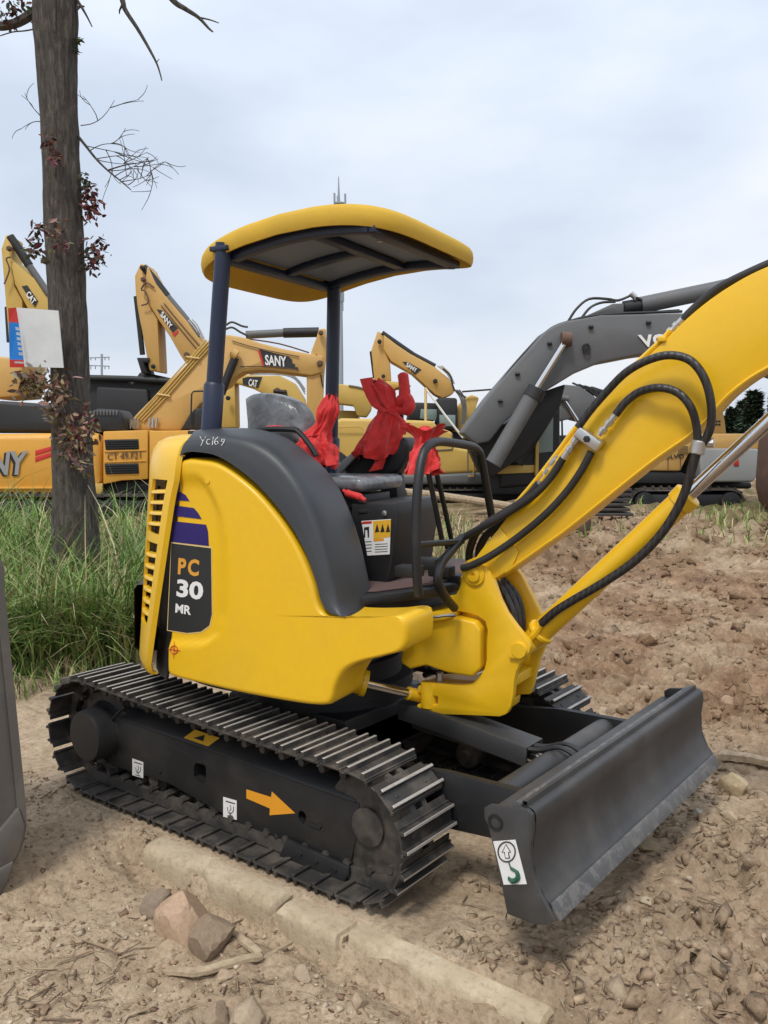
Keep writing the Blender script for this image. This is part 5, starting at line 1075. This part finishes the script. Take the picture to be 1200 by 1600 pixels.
b7.tube('arm_cylinder', zz(z11, (740, 178), (1010, 122), (1150, 90)), 12, 'grey', -1.1); b7.slab('cylinder_mount', zz(z11, (545, 215), (640, 172), (680, 170), (680, 205), (560, 215)), .5, 'grey', -1.3, .03, bo7); b7.tube('cylinder_head', zz(z11, (680, 188), (760, 174)), 10, 'dark', -1.1)
for pts in (((480, 235), (510, 190), (555, 155), (620, 155), (660, 160), (710, 140)), ((530, 220), (560, 185), (600, 168), (650, 165)), ((700, 140), (725, 150), (755, 165))): b7.tube('top_hose', zz(z11, *pts), 2.0, 'rubber', -1.2, None, 4, 6)
b7.tube('valve', zz(z11, (705, 135), (722, 150)), 4, 'zinc', -1.2)
b7.tube('boom_cylinder_rod', zz(z11, (470, 308), (355, 492)), 4.2, 'chrome', -1.62); b7.tube('cylinder_boss', zz(z11, (455, 300), (490, 300)), 10, 'rust', -1.6, bo7)
b7.tube('boom_cylinder', zz(z5, (420, 455), (280, 695)), 11.5, 'grey', -1.75); b7.tube('boom_cylinder', zz(z5, (490, 475), (355, 690)), 12, 'dark', -.7); b7.tube('cylinder_collar', zz(z5, (428, 444), (410, 476)), 13.5, 'dark', -1.75)
for x, y in ((297, 425), (413, 315), (235, 522), (562, 255), (770, 240)): b7.tube('boom_bolt', zz(z11, (x-8, y), (x+8, y)), 2.6, 'dark', -1.53, bo7, 0, 6)
b7.tube('pipe_loop', zz(z11, (540, 350), (535, 325), (550, 320), (556, 340), (548, 355)), 2, 'dark', -1.55, bo7, 3, 6)
b7.text('VOLVO', z5(776, 306), z5(1004, 297), z5(763, 264), 'white', -1.515, bo7, .03)
# ---- smaller grey boom behind
b8 = BG(19, 0, 'large_excavator', 'grey excavator boom half hidden behind the yellow boom and the cab', basepx=(900, 770))
bo8 = b8.slab('boom', zz(z5, (440, 520), (480, 450), (520, 430), (570, 435), (620, 470), (680, 540), (680, 620), (600, 560), (540, 545), (480, 560), (440, 600)), .6, 'grey', 0, .04)
b8.tube('boom_cylinder_rod', zz(z5, (518, 482), (566, 556)), 3, 'chrome', -.05); b8.tube('cylinder_boss', zz(z5, (508, 475), (530, 478)), 5, 'grey', -.05, bo8)
for k in range(3): b8.tube('top_hose', zz(z5, (545+k*20, 425+k*5), (600+k*10, 450), (640, 480+k*4), (690, 500)), 1.6, 'rubber', .1, None, 3, 6)
b8.slab('cylinder_head', zz(z5, (590, 450), (610, 435), (640, 445), (680, 455), (680, 470), (610, 465)), .3, 'dark', .1, .03); b7.slab('dark_gap_slab', [(726, 684), (790, 662), (850, 612), (884, 600), (874, 640), (820, 710), (770, 745), (752, 740)], .6, 'dark', -.95, .03)  # dark slab added to darken the gap between grey boom and cylinder
b8.slab('body', zz(z5, (480, 600), (760, 600), (760, 740), (480, 740)), 2, 'grey', .4, .05); b8.tube('cab_post', zz(z5, (510, 550), (512, 640)), 1.5, 'dark', .0, None, 0, 6); b8.track(860, 1010, 738, 769, .6, .1)
# ---- yellow and grey excavator on the right
b9 = BG(14.5, 0, 'large_excavator', 'yellow excavator with grey counterweight at right, seen under the yellow boom', basepx=(1080, 800))
b9.slab('body', zz(z12, (440, 480), (740, 438), (900, 392), (1165, 392), (1165, 475), (800, 475), (745, 588), (440, 584)), 2.4, 'bgy', .1, .04)
b9.slab('upper_housing', zz(z12, (905, 395), (930, 320), (968, 274), (978, 330), (985, 395)), .8, 'bgy', .4, .03)
for k in range(6): b9.rect('housing_slot', 1114+(k % 3)*4.5, 657+(k//3)*5, 1117+(k % 3)*4.5, 660+(k//3)*5, .03, 'dark', .385, .003)
b9.slab('counterweight', zz(z12, (840, 478), (880, 468), (1150, 470), (1160, 490), (1140, 625), (1120, 645), (880, 645), (850, 625)), 2.4, 'lgrey', .02, .12, seg=3)
b9.slab('tail_light', zz(z12, (1018, 505), (1045, 500), (1050, 558), (1024, 558)), .04, 'redpr', .0, .005)
b9.slab('lower_skirt', zz(z12, (440, 586), (745, 590), (850, 640), (850, 655), (440, 650)), 2.3, 'dark', .14, .04)
lv = b9.slab('louvre', zz(z12, (728, 452), (790, 450), (790, 495), (728, 497)), .03, 'bgy2', .08, .004)
for k in range(5): b9.slab('louvre_blade', zz(z12, (732, 457+k*8), (786, 456+k*8), (786, 459+k*8), (732, 460+k*8)), .02, 'rust', .07, .001, lv)
b9.text('VOLVO', z12(636, 522), z12(762, 520), z12(636, 500), 'decal_black', .09, None, .02)
for x in (580, 680, 745): b9.tube('panel_seam', zz(z12, (x, 480), (x, 582)), .7, 'rust', .09, None, 0, 5)
for x0, x1, y in ((745, 830, 415), (1070, 1160, 418)):
    for k in range(10): b9.tube('rail_bar', zz(z12, (x0+(x1-x0)*k/9, y), (x0+(x1-x0)*k/9, y+50)), .9, 'bgy2', .1, None, 0, 5)
    b9.tube('top_rail', zz(z12, (x0, y), (x1, y)), 1.1, 'bgy2', .1, None, 0, 5); b9.slab('rail_back', zz(z12, (x0, y+4), (x1, y+4), (x1, y+52), (x0, y+52)), .05, 'dark', .25, .005)
b9.slab('underbody', zz(z12, (520, 640), (1120, 645), (1120, 680), (520, 680)), 1.8, 'dark', .4, .05)
b9.track(985, 1164, 762, 806, .6, .1); b9.track(960, 1145, 760, 800, .6, 1.9)
# ---- rusty bucket at the right edge, pale pole and scrap on the ground
b10 = BG(12.5, 0, 'rusty_bucket', 'rust brown digger bucket cut off by the right edge of the picture', 'bucket', basepx=(1200, 812), group=None)
b10.slab('bucket_shell', [(1240, 625), (1226, 650), (1218, 690), (1214, 740), (1213, 765), (1218, 788), (1230, 806), (1248, 818), (1334, 820), (1364, 700), (1324, 640)], .75, 'rust', 0, .06, seg=3); b10.slab('side_cutter', [(1214, 735), (1220, 690), (1228, 690), (1224, 760), (1230, 790), (1222, 788)], .06, 'rust', -.07, .01)
b10.slab('bucket_ear', [(1260, 640), (1274, 612), (1296, 612), (1310, 642)], .2, 'rust', .3, .02)
pr_ = thing('wooden_pole', (0, 0, 0), 'long pale pole lying on the ground behind the front guard rail', 'pole'); 
P_ = [on_plane(x, y, CAM+cH*13.2, cH) for x, y in ((600, 766), (690, 775), (830, 796))]
for q in P_: q.z = max(q.z, gh(q.x, q.y)+.05)
MB().tube(crv(P_, 4), .06, 10).build('pole_shaft', M['wood'], pr_)
sc2 = thing('scrap_roller', tuple(on_ground(915, 838, .35)), 'rusty round scrap part lying below the yellow boom', 'scrap metal')
g_ = ROOT[sc2.name].copy(); g_.z = gh(g_.x, g_.y); MB().lathe(g_ + Vector((0, 0, .11)), cR*.8-cH*.4, [(.04, -.16), (.10, -.14), (.12, -.05), (.17, -.04), (.17, .03), (.12, .04), (.05, .05)], 20).build('roller_body', M['rust'], sc2)
sc3 = thing('track_scrap', tuple(on_ground(952, 832, .35)), 'pile of dusty old track plates beside the rusty scrap part', 'scrap metal')
g_ = ROOT[sc3.name].copy()
for k in range(6): MB().box((g_.x+random.uniform(-.03, .03), g_.y, gh(g_.x, g_.y)+.03+k*.065), (.50, .34, .04), (cR.normalized(), cH, UP.z)).build('track_plate', M['dark_track'], sc3, bevel=.01)
for mach, pins in ((b1, ((z9(565, 500), 5), (z9(1005, 545), 5), (z9(480, 470), 3.5), (z9(1010, 390), 4))), (b2, ((z9(110, 120), 4), (z9(330, 500), 4), (z9(160, 560), 3.5), (z9(105, 60), 3.5))), (b3, ((z8(45, 150), 4), (z8(200, 480), 4), (z8(80, 660), 3.5))), (b4, ((z9(790, 680), 4), (z9(540, 720), 3.5))), (b5, ((z10(310, 180), 3.5), (z10(600, 385), 3.5), (z10(330, 360), 3))), (b7, ((z11(470, 308), 7), (z11(980, 470), 5)))):
    for (x, y), r in pins:
        vv = {b1: .54, b7: -1.52}.get(mach, .08); c_ = mach.F.px(x, y, vv); k = mach.D/FPX
        MB().lathe(c_, -mach.F.v, [(r*k, -.02), (r*k, .03), (r*.6*k, .035), (r*.6*k, .07), (0, .07)], 14).build('pivot_pin', M['dark' if r < 4 else 'rust'], mach.root)
for mach, lines in ((b2, (((200, 250), (290, 360), (380, 470)), ((215, 240), (305, 350), (395, 455)))), (b1, (((560, 430), (700, 470), (900, 510)), ((600, 560), (760, 560), (900, 580))))):
    for pts in lines: mach.tube('hydraulic_line', zz(z9, *pts), .8, 'rust', .08 if mach is b2 else .53, None, 3, 5)
# ---- radio mast and power pole in the distance
M['hazy'] = paint('haze_pale_grey', (.30,.34,.38), .6, .2, (.35,.38,.4))  # distance haze is put into this pale blue-grey colour
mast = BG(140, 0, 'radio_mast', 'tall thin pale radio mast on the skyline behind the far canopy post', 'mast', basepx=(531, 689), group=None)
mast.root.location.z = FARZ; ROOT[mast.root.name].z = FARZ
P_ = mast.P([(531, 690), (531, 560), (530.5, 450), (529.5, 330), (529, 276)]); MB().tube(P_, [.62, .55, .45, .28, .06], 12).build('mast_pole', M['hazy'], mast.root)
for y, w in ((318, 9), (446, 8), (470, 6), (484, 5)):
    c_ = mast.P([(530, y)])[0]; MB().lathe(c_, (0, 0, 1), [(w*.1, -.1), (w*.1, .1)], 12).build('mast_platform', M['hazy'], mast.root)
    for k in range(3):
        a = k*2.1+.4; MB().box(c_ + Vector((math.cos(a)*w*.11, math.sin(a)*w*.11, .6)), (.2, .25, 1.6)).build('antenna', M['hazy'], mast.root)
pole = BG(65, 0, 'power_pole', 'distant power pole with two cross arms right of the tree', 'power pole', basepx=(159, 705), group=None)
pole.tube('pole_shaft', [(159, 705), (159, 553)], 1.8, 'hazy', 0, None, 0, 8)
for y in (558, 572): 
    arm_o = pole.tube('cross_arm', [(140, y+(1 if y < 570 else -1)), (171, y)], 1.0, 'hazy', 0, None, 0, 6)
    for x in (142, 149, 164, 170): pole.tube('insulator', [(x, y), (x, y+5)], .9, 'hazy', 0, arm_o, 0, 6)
for y in (562, 585): pass
# ================================================================== tree, sign, grass, foreground bucket, far trees
TB = on_ground(118, 990); TB.z = gh(TB.x, TB.y); TD = (TB-CAM).dot(cH)
TF = Frame((TB.x, TB.y, 0), math.degrees(math.atan2(cR.y, cR.x)))
PXM = TD/FPX
tree = thing('tree', tuple(TB), 'rough barked tree with a white board nailed on, standing in tall grass at left', 'tree')
m, t, b = new_mat('bark'); geo = N(t, 'ShaderNodeNewGeometry').outputs['Position']; mpn = N(t, 'ShaderNodeMapping'); mpn.inputs['Scale'].default_value = (1, 1, .22); t.links.new(geo, mpn.inputs[0])
n1_, n2_ = noise(t, 34, 8, .72, mpn.outputs[0], .5), noise(t, 3, 5, .6)
c = ramp(t, n1_, [(.30, (.032,.027,.023)), (.5, (.098,.083,.070)), (.70, (.22,.19,.16))]); c = mixc(t, ramp(t, n2_, [(.5, (0,0,0)), (.75, (.5,.5,.5))]), c, (.12,.12,.10)); t.links.new(c, b.inputs['Base Color']); b.inputs['Roughness'].default_value = .95; bump(t, b, n1_, 1.0, .06); M['bark'] = m
ctr = crv([(122, 1000), (119, 900), (117, 800), (112, 690), (108, 560), (103, 430), (98, 320), (93, 215), (88, 110), (86, 20), (82, -100), (70, -260), (60, -460)], 16); wid = crv([(52, 0), (40, 0), (33, 0), (30, 0), (28.5, 0), (29, 0), (28.5, 0), (27, 0), (28.5, 0), (32, 0), (31, 0), (26, 0), (15, 0)], 16)
rows = []
for i, (q, w) in enumerate(zip(ctr, wid)):
    P = TF.px(q.x, q.y, 0); row = []
    for k in range(72):
        a = 2*math.pi*k/72; rr = w.x*PXM*(1+.10*fbm(np.array([a*3.2+3*math.sin(a)]), np.array([P.z*1.3]), 1.6, 3, 61)[0]*2 + .16*(abs(fbm(np.array([math.cos(a)*4]), np.array([math.sin(a)*4+P.z*.9]), 2.2, 3, 65, .6)[0])-.15))
        row.append(P + TF.u*math.cos(a)*rr + TF.v*math.sin(a)*rr)
    rows.append(row)
trunk = MB().grid(rows, closed=True).build('trunk', M['bark'], tree, smooth=60)
def branch(pts, r0, r1, v=0, sm=5, par=tree, jit=0, nm='branch'):
    P = crv([TF.px(x, y, v) for x, y in pts], sm); n = len(P); return MB().tube(P, [(r0+(r1-r0)*i/(n-1))*PXM for i in range(n)], 7).build(nm, M['bark'], par)
branch([(62, 12), (40, 28), (18, 38), (-12, 40), (-70, 20)], 8, 5.5); branch([(60, 44), (40, 48), (20, 50), (0, 56)], 1.2, .8)
branch([(80, -150), (130, -130), (175, -60), (191, 0), (196, 16), (215, 45), (234, 78), (246, 102), (253, 126)], 6, .8); branch([(193, 4), (187, 16), (187, 22)], 2, .6); branch([(244, 98), (249, 92)], .9, .4)
branch([(85, -180), (170, -120), (240, -40), (270, 0), (290, 14), (310, 27), (326, 44), (333, 50)], 7, .9); branch([(310, 27), (328, 31), (342, 36)], 1.4, .7)
branch([(120, 0), (128, 12), (136, 26), (144, 42)], 2.6, .8); branch([(108, 30), (122, 12), (132, 10)], 4, 1)
branch([(118, 208), (134, 228), (150, 248), (168, 266), (190, 284), (205, 297)], 2.4, .7); branch([(168, 266), (195, 258), (220, 254), (240, 250)], 1.2, .5)
rr = random.Random(4)
def twig(x, y, a, l, d, v):
    pts = [(x, y)]; cv = rr.uniform(-.25, .25)
    for k in range(5): a += cv + rr.uniform(-.12, .12); x += math.cos(a)*l/5; y += math.sin(a)*l/5; pts.append((x, y))
    branch(pts, .75 if d else .55, .35, v, 2, tree, nm='twig')
    if d > 0:
        for _ in range(2): twig(*pts[rr.randint(2, 5)], a+rr.uniform(-1.0, 1.0), l*rr.uniform(.5, .8), d-1, v+rr.uniform(-.1, .1))
for x, y, a, l in ((126, 196, .1, 70), (134, 228, .2, 80), (150, 248, -.3, 80), (150, 248, .5, 55), (168, 266, .1, 70), (168, 266, .9, 40), (190, 284, -.2, 50), (140, 236, -.7, 60), (180, 275, -.8, 60)): twig(x, y, a, l, 2, rr.uniform(-.2, .2))
for x, y, a, l in ((64, 182, 3.9, 45), (66, 190, 3.3, 35)): twig(x, y, a, l, 1, 0)
# crown above the picture: limbs with leaves
leafm = tint_mat('leaves', .6, 80, 0); M['leaf'] = leafm
def leaves(name, cs, n, size, pal, par, drop=.5, spread=(1, 1, 1)):
    """cs: (centre, radius) clusters"""
    V = []; T = []; F = []
    for i in range(n):
        c, r = cs[i % len(cs)]; p = Vector(c) + Vector((rr.gauss(0, .5)*spread[0], rr.gauss(0, .5)*spread[1], rr.gauss(0, .5)*spread[2]))*r
        d = Vector((rr.gauss(0, 1), rr.gauss(0, 1), rr.gauss(-drop, .6))).normalized(); s = d.cross(Vector((rr.gauss(0, 1), rr.gauss(0, 1), rr.gauss(0, 1)))).normalized(); up = d.cross(s); l = size*rr.uniform(.6, 1.3); w = l*.2
        k = len(V); V += [p, p+d*l*.3+s*w+up*w*.4, p+d*l*.65+s*w*.85+up*w*.3, p+d*l, p+d*l*.65-s*w*.85+up*w*.3, p+d*l*.3-s*w+up*w*.4, p+d*l*.5-up*w*.1]
        F += [(k, k+1, k+6), (k+1, k+2, k+6), (k+2, k+3, k+6), (k+3, k+4, k+6), (k+4, k+5, k+6), (k+5, k, k+6)]; T += [tuple(x*rr.uniform(.7, 1.25) for x in rr.choice(pal))]*7
    V = np.array([tuple(v-ROOT[par.name]) for v in V]); return tag(link(name, np_mesh(name, V, np.array(F), np.array(T), M['leaf'], True), par), kind='stuff')
RED, BRN, GRN = [(.16,.05,.055), (.12,.055,.05), (.20,.09,.08)], [(.28,.20,.135), (.19,.125,.085), (.36,.27,.18)], [(.06,.075,.04), (.09,.10,.05), (.05,.055,.035)]
def cl(lst, v=-.1): return [(TF.px(x, y, v), r*PXM) for x, y, r in lst]
leaves('leaf_cluster', cl([(142, 330, 16), (146, 318, 12), (138, 300, 10)], -.05), 110, .065, RED, tree); leaves('leaf_cluster', cl([(146, 392, 22), (152, 382, 14), (140, 410, 14), (150, 402, 14)], -.05), 130, .065, RED+GRN, tree)
leaves('leaf_cluster', cl([(60, 380, 14), (56, 356, 10), (64, 400, 10), (50, 392, 8)], -.05), 70, .075, GRN+RED, tree); leaves('leaf_cluster', cl([(84, 232, 16), (76, 222, 8), (88, 248, 10)], -.26), 50, .06, RED, tree); leaves('leaf_cluster', cl([(88, 362, 22), (96, 380, 14)], -.24), 60, .06, RED+BRN, tree)
leaves('leaf_cluster', cl([(138, 288, 9), (132, 276, 7), (118, 62, 8), (116, 80, 8)], -.05), 50, .065, GRN, tree)
leaves('dry_leaf_cluster', cl([(50, 592, 24), (72, 600, 24), (90, 612, 22), (40, 602, 14), (86, 640, 18)], -.34), 330, .075, BRN, tree); leaves('dry_leaf_cluster', cl([(120, 660, 22), (136, 670, 18), (106, 680, 18), (126, 690, 16)], -.30), 220, .07, BRN+BRN+RED, tree); leaves('dry_leaf_cluster', cl([(124, 724, 14), (110, 700, 14)], -.30), 80, .065, BRN, tree)
leaves('leaf_cluster', cl([(20, 10, 26), (8, 26, 16), (30, 0, 20)], -.05), 80, .065, RED+GRN, tree)
crown = []
for k in range(7):
    a = k*.9; e_ = TF.px(80, -250-30*k, 0); q = e_ + Vector((math.cos(a)*1.3, math.sin(a)*1.3, .7+.1*k)); MB().tube(crv([e_, e_.lerp(q, .5)+Vector((0, 0, .12)), q], 4), [.09, .07, .05, .04, .03, .03, .02, .02, .015], 7).build('branch', M['bark'], tree); crown += [(q, .9), (e_.lerp(q, .7), .6)]
leaves('crown', crown, 1100, .13, GRN+RED, tree)
# board on the trunk
sg_ = thing('sign_board', tuple(TF.px(60, 576, -.35)), 'blank white board with a red and blue strip, fixed to the tree trunk', 'board')
VF = -.30
m, t, b = new_mat('white_board'); b.inputs['Base Color'].default_value = (.62,.64,.64,1); b.inputs['Roughness'].default_value = .6; t.links.new(ramp(t, noise(t, 3, 5, .6), [(.3, (.50,.52,.52)), (.7, (.66,.67,.66))]), b.inputs['Base Color']); M['board'] = m
M['blue'] = paint('blue_print', (.01,.20,.62), .5, .1, (.1,.3,.6))
MB().prism([TF.px(x, y, VF) for x, y in (z8(78, 432), z8(280, 447), z8(305, 722), z8(118, 718))], TF.v*.012).build('panel', M['board'], sg_, smooth=0)
def strip(a, b_, c_, d_, mat, nm='strip_panel', lift=0, par=None): 
    P = [TF.px(*z8(*a), VF-lift), TF.px(*z8(*b_), VF-lift), TF.px(*z8(*c_), VF-lift), TF.px(*z8(*d_), VF-lift)]; P[0] -= TF.v*.05; P[3] -= TF.v*.05
    return MB().prism(P, TF.v*.01).build(nm, M[mat], par or sg_, smooth=0)
strip((52, 440), (78, 432), (90, 506), (55, 506), 'redpr'); bl_ = strip((55, 506), (90, 506), (114, 684), (59, 686), 'blue'); strip((59, 686), (114, 684), (118, 720), (60, 722), 'redpr')
for k in range(6):
    x, y = 86+k*3.2, 530+k*24
    for dx, dy, w, h in ((0, 0, 9, 3), (3, 4, 3, 9), (0, 9, 10, 3)): strip((x+dx, y+dy), (x+dx+w, y+dy), (x+dx+w, y+dy+h), (x+dx, y+dy+h), 'white', 'glyph_stroke', .035, bl_)
for k in range(3): strip((82+k*11, 694), (90+k*11, 694), (90+k*11, 702), (82+k*11, 702), 'white', 'glyph_stroke', .035, bl_)
# ------------------------------------------------------------------ grass
gm_ = tint_mat('grass_blades', .55, 40, 0); M['grass'] = gm_
GG = np.array([(.165,.28,.06), (.24,.365,.10), (.115,.21,.045), (.35,.43,.16)]); GD = np.array([(.46,.37,.21), (.38,.29,.16), (.54,.45,.28)])
def grass(name, pts, hgt, label, dry, seed, wid_=.006, lean=.55):
    rg = np.random.default_rng(seed); n = len(pts); a = rg.uniform(0, 6.28, n); h = hgt*np.exp(rg.normal(0, .28, n)); bend = np.abs(rg.normal(lean, .3, n)); w = wid_*rg.uniform(.6, 1.4, n)
    d = np.stack([np.cos(a), np.sin(a)], -1); s = np.stack([-np.sin(a), np.cos(a)], -1); S = 6; V = np.zeros((n, S, 2, 3)); z0 = ground_h(pts[:, 0], pts[:, 1])
    for k in range(S):
        t_ = k/(S-1); out = h*bend*t_**1.8*.85; zz_ = h*(t_-.42*bend*t_**2.6); ww = w*(1-t_**1.5)+.0006
        c = np.stack([pts[:, 0]+d[:, 0]*out, pts[:, 1]+d[:, 1]*out, z0+zz_-.01], -1); o = np.concatenate([s*ww[:, None], np.zeros((n, 1))], 1); V[:, k, 0], V[:, k, 1] = c-o, c+o
    F = np.array([(2*k, 2*k+1, 2*k+3, 2*k+2) for k in range(S-1)])[None]+(np.arange(n)*2*S)[:, None, None]
    isd = rg.uniform(0, 1, n) < dry; tn = np.where(isd[:, None], GD[rg.integers(0, 3, n)], GG[rg.integers(0, 4, n)])*rg.uniform(.8, 1.2, (n, 1)); tn = np.repeat(tn, 2*S, 0)
    return tag(link(name, np_mesh(name, V.reshape(-1, 3), F.reshape(-1, 4), tn, M['grass'], True)), label, 'grass', kind='stuff')
def in_quad(q, n, seed):
    rg = np.random.default_rng(seed); a, b = rg.uniform(0, 1, n), rg.uniform(0, 1, n); q = [np.array((p_.x, p_.y)) for p_ in q]
    return (q[0]*((1-a)*(1-b))[:, None] + q[1]*(a*(1-b))[:, None] + q[2]*(a*b)[:, None] + q[3]*((1-a)*b)[:, None])
gq = [on_ground(-60, 1076), on_ground(200, 1046), on_ground(330, 930), on_ground(-60, 920)]
pts = in_quad(gq, 15000, 3); clump = fbm(pts[:, 0], pts[:, 1], 2.4, 2, 71) > -.12; grass('tall_grass', pts[clump], .70, 'tall rank green grass round the foot of the tree', .16, 5, .0065, .85)
pts = in_quad([on_ground(60, 1052), on_ground(215, 1040), on_ground(240, 1005), on_ground(90, 1010)], 1500, 8); grass('dry_grass', pts, .34, 'drooping straw coloured grass behind the rear of the track', .8, 9, .005, .95)
pts = in_quad([on_ground(-40, 1110), on_ground(150, 1075), on_ground(205, 1040), on_ground(-60, 1066)], 420, 12); grass('sparse_grass', pts[fbm(pts[:, 0], pts[:, 1], 4, 2, 77) > -.02], .20, 'sparse low grass at the near edge of the tall grass', .55, 15, .004, .9)
def arc(r0, r1, a0, a1, n, seed, th=.0):
    rg = np.random.default_rng(seed); r = np.sqrt(rg.uniform(r0*r0, r1*r1, n)); a = np.radians(rg.uniform(a0, a1, n)); p_ = np.stack([CAM.x+r*np.cos(a), CAM.y+r*np.sin(a)], -1); return p_[fbm(p_[:, 0], p_[:, 1], .5, 3, seed) > th]
grass('far_grass', arc(10.8, 14, 98, 132, 1500, 13, .10), .20, 'thin weeds and grass in front of the parked machines', .35, 14, .009); grass('far_grass_tuft', arc(9.0, 11.5, 122, 133, 900, 17, -.05), .36, 'pale weeds between the guard rail and the pole', .6, 18, .008)
grass('left_far_grass', arc(9.5, 12.5, 140, 160, 900, 23, .0), .4, 'grass under the machines behind the tree', .3, 24, .009)
# weeds with stems
# ------------------------------------------------------------------ grey bucket at the left edge
fb = on_ground(10, 1392, -.02); FD = (fb-CAM).dot(cH); FF = Frame((fb.x, fb.y, 0), math.degrees(math.atan2(cR.y, cR.x))+30)
bk = thing('digger_bucket', (fb.x, fb.y, gh(fb.x, fb.y)), 'worn grey digger bucket cut off by the left edge, standing on the clay', 'bucket')
ol = crv([(-330, 880), (-200, 850), (-60, 850), (0, 872), (8, 930), (16, 1010), (25, 1100), (34, 1190), (41, 1268), (40, 1300), (32, 1330), (22, 1348)], 6)
inner = [q - Vector((14, 0)) if q.x > -60 else q + Vector((0, 14)) for q in ol]
sh = MB(); A_ = [FF.px(q.x, q.y, 0) for q in ol]; Lx = [q + FF.v*.55 for q in A_]; B_ = [FF.px(q.x, q.y, 0) for q in inner]; L2 = [q + FF.v*.55 for q in B_]
sh.grid([A_, Lx, L2, B_, A_]); shell = sh.build('bucket_shell', M['bucket'], bk, smooth=40)
sp_ = [FF.px(q.x, q.y, .01) for q in inner] + [FF.px(x, y, .01) for x, y in ((-10, 1372), (-60, 1388), (-330, 1405))]
MB().prism(sp_, FF.v*.03).build('side_plate', M['bucket'], bk, bevel=.004); MB().prism([q + FF.v*.50 for q in sp_], FF.v*.03).build('side_plate', M['bucket'], bk, bevel=.004)
MB().prism([FF.px(x, y, -.012) for x, y in ((-120, 1310), (-10, 1310), (30, 1262), (40, 1290), (32, 1332), (20, 1348), (16, 1362), (-4, 1388), (-120, 1394))], FF.v*.05).build('side_cutter', M['bucket'], bk, bevel=.008)
MB().prism([FF.px(x, y, -.02) for x, y in ((-60, 1392), (10, 1352), (22, 1346), (16, 1372), (2, 1400), (-60, 1420))], FF.v*.60).build('cutting_lip', M['bucket'], bk, bevel=.008)
for k in range(2): MB().prism([FF.px(x, y, .1+.28*k) for x, y in ((-40, 1395), (0, 1370), (6, 1395), (-20, 1430))], FF.v*.09).build('tooth', M['bucket'], bk, bevel=.01)
# ------------------------------------------------------------------ far conifers at the right
M['conifer'] = tint_mat('conifer_needles', .7, 3, 0)
def conifer(x, y0, y1, D_, label, seed):
    rg = random.Random(seed); base = on_plane(x, y1, CAM+cH*D_, cH); topz = on_plane(x, y0, CAM+cH*D_, cH).z; base.z = gh(base.x, base.y); H = topz-base.z
    r = thing('conifer_tree', tuple(base), label, 'tree', 'far conifers'); MB().tube([base, base+Vector((0, 0, H*.95))], [.18, .04], 7).build('trunk', M['bark'], r)
    V = []; F = []; T = []
    for i in range(2600):
        t_ = rg.random()**.8; h = H*(.12+.88*t_); rad = (1-t_)*H*.30+.12; layer = .75+.25*math.sin(h*5); a = rg.uniform(0, 6.28); ro = rad*layer*(rg.random()**.45); p_ = base+Vector((math.cos(a)*ro, math.sin(a)*ro, h-ro*.25))
        d = Vector((math.cos(a+rg.gauss(0, .4)), math.sin(a+rg.gauss(0, .4)), rg.gauss(.1, .35))).normalized(); s = Vector((-d.y, d.x, rg.gauss(0, .4))).normalized(); l = rg.uniform(.14, .34)
        k = len(V); V += [p_, p_+d*l*.5+s*l*.22, p_+d*l, p_+d*l*.5-s*l*.22]; F.append((k, k+1, k+2, k+3)); c_ = rg.choice([(.045,.070,.040), (.065,.090,.050), (.030,.050,.032)]); T += [c_]*4
    V = np.array([tuple(v-base) for v in V]); link('crown', np_mesh('crown', V, np.array(F), np.array(T), M['conifer'], True), r)
conifer(1176, 612, 720, 34, 'dark conifer right of the yellow boom, nearest of the far ones', 3); conifer(1212, 618, 720, 33, 'dark conifer at the right edge behind the chrome rod', 5); conifer(1143, 640, 720, 38, 'low dark conifer showing just under the yellow boom', 7); conifer(1160, 628, 720, 40, 'middle dark conifer behind the two nearest far ones', 9)
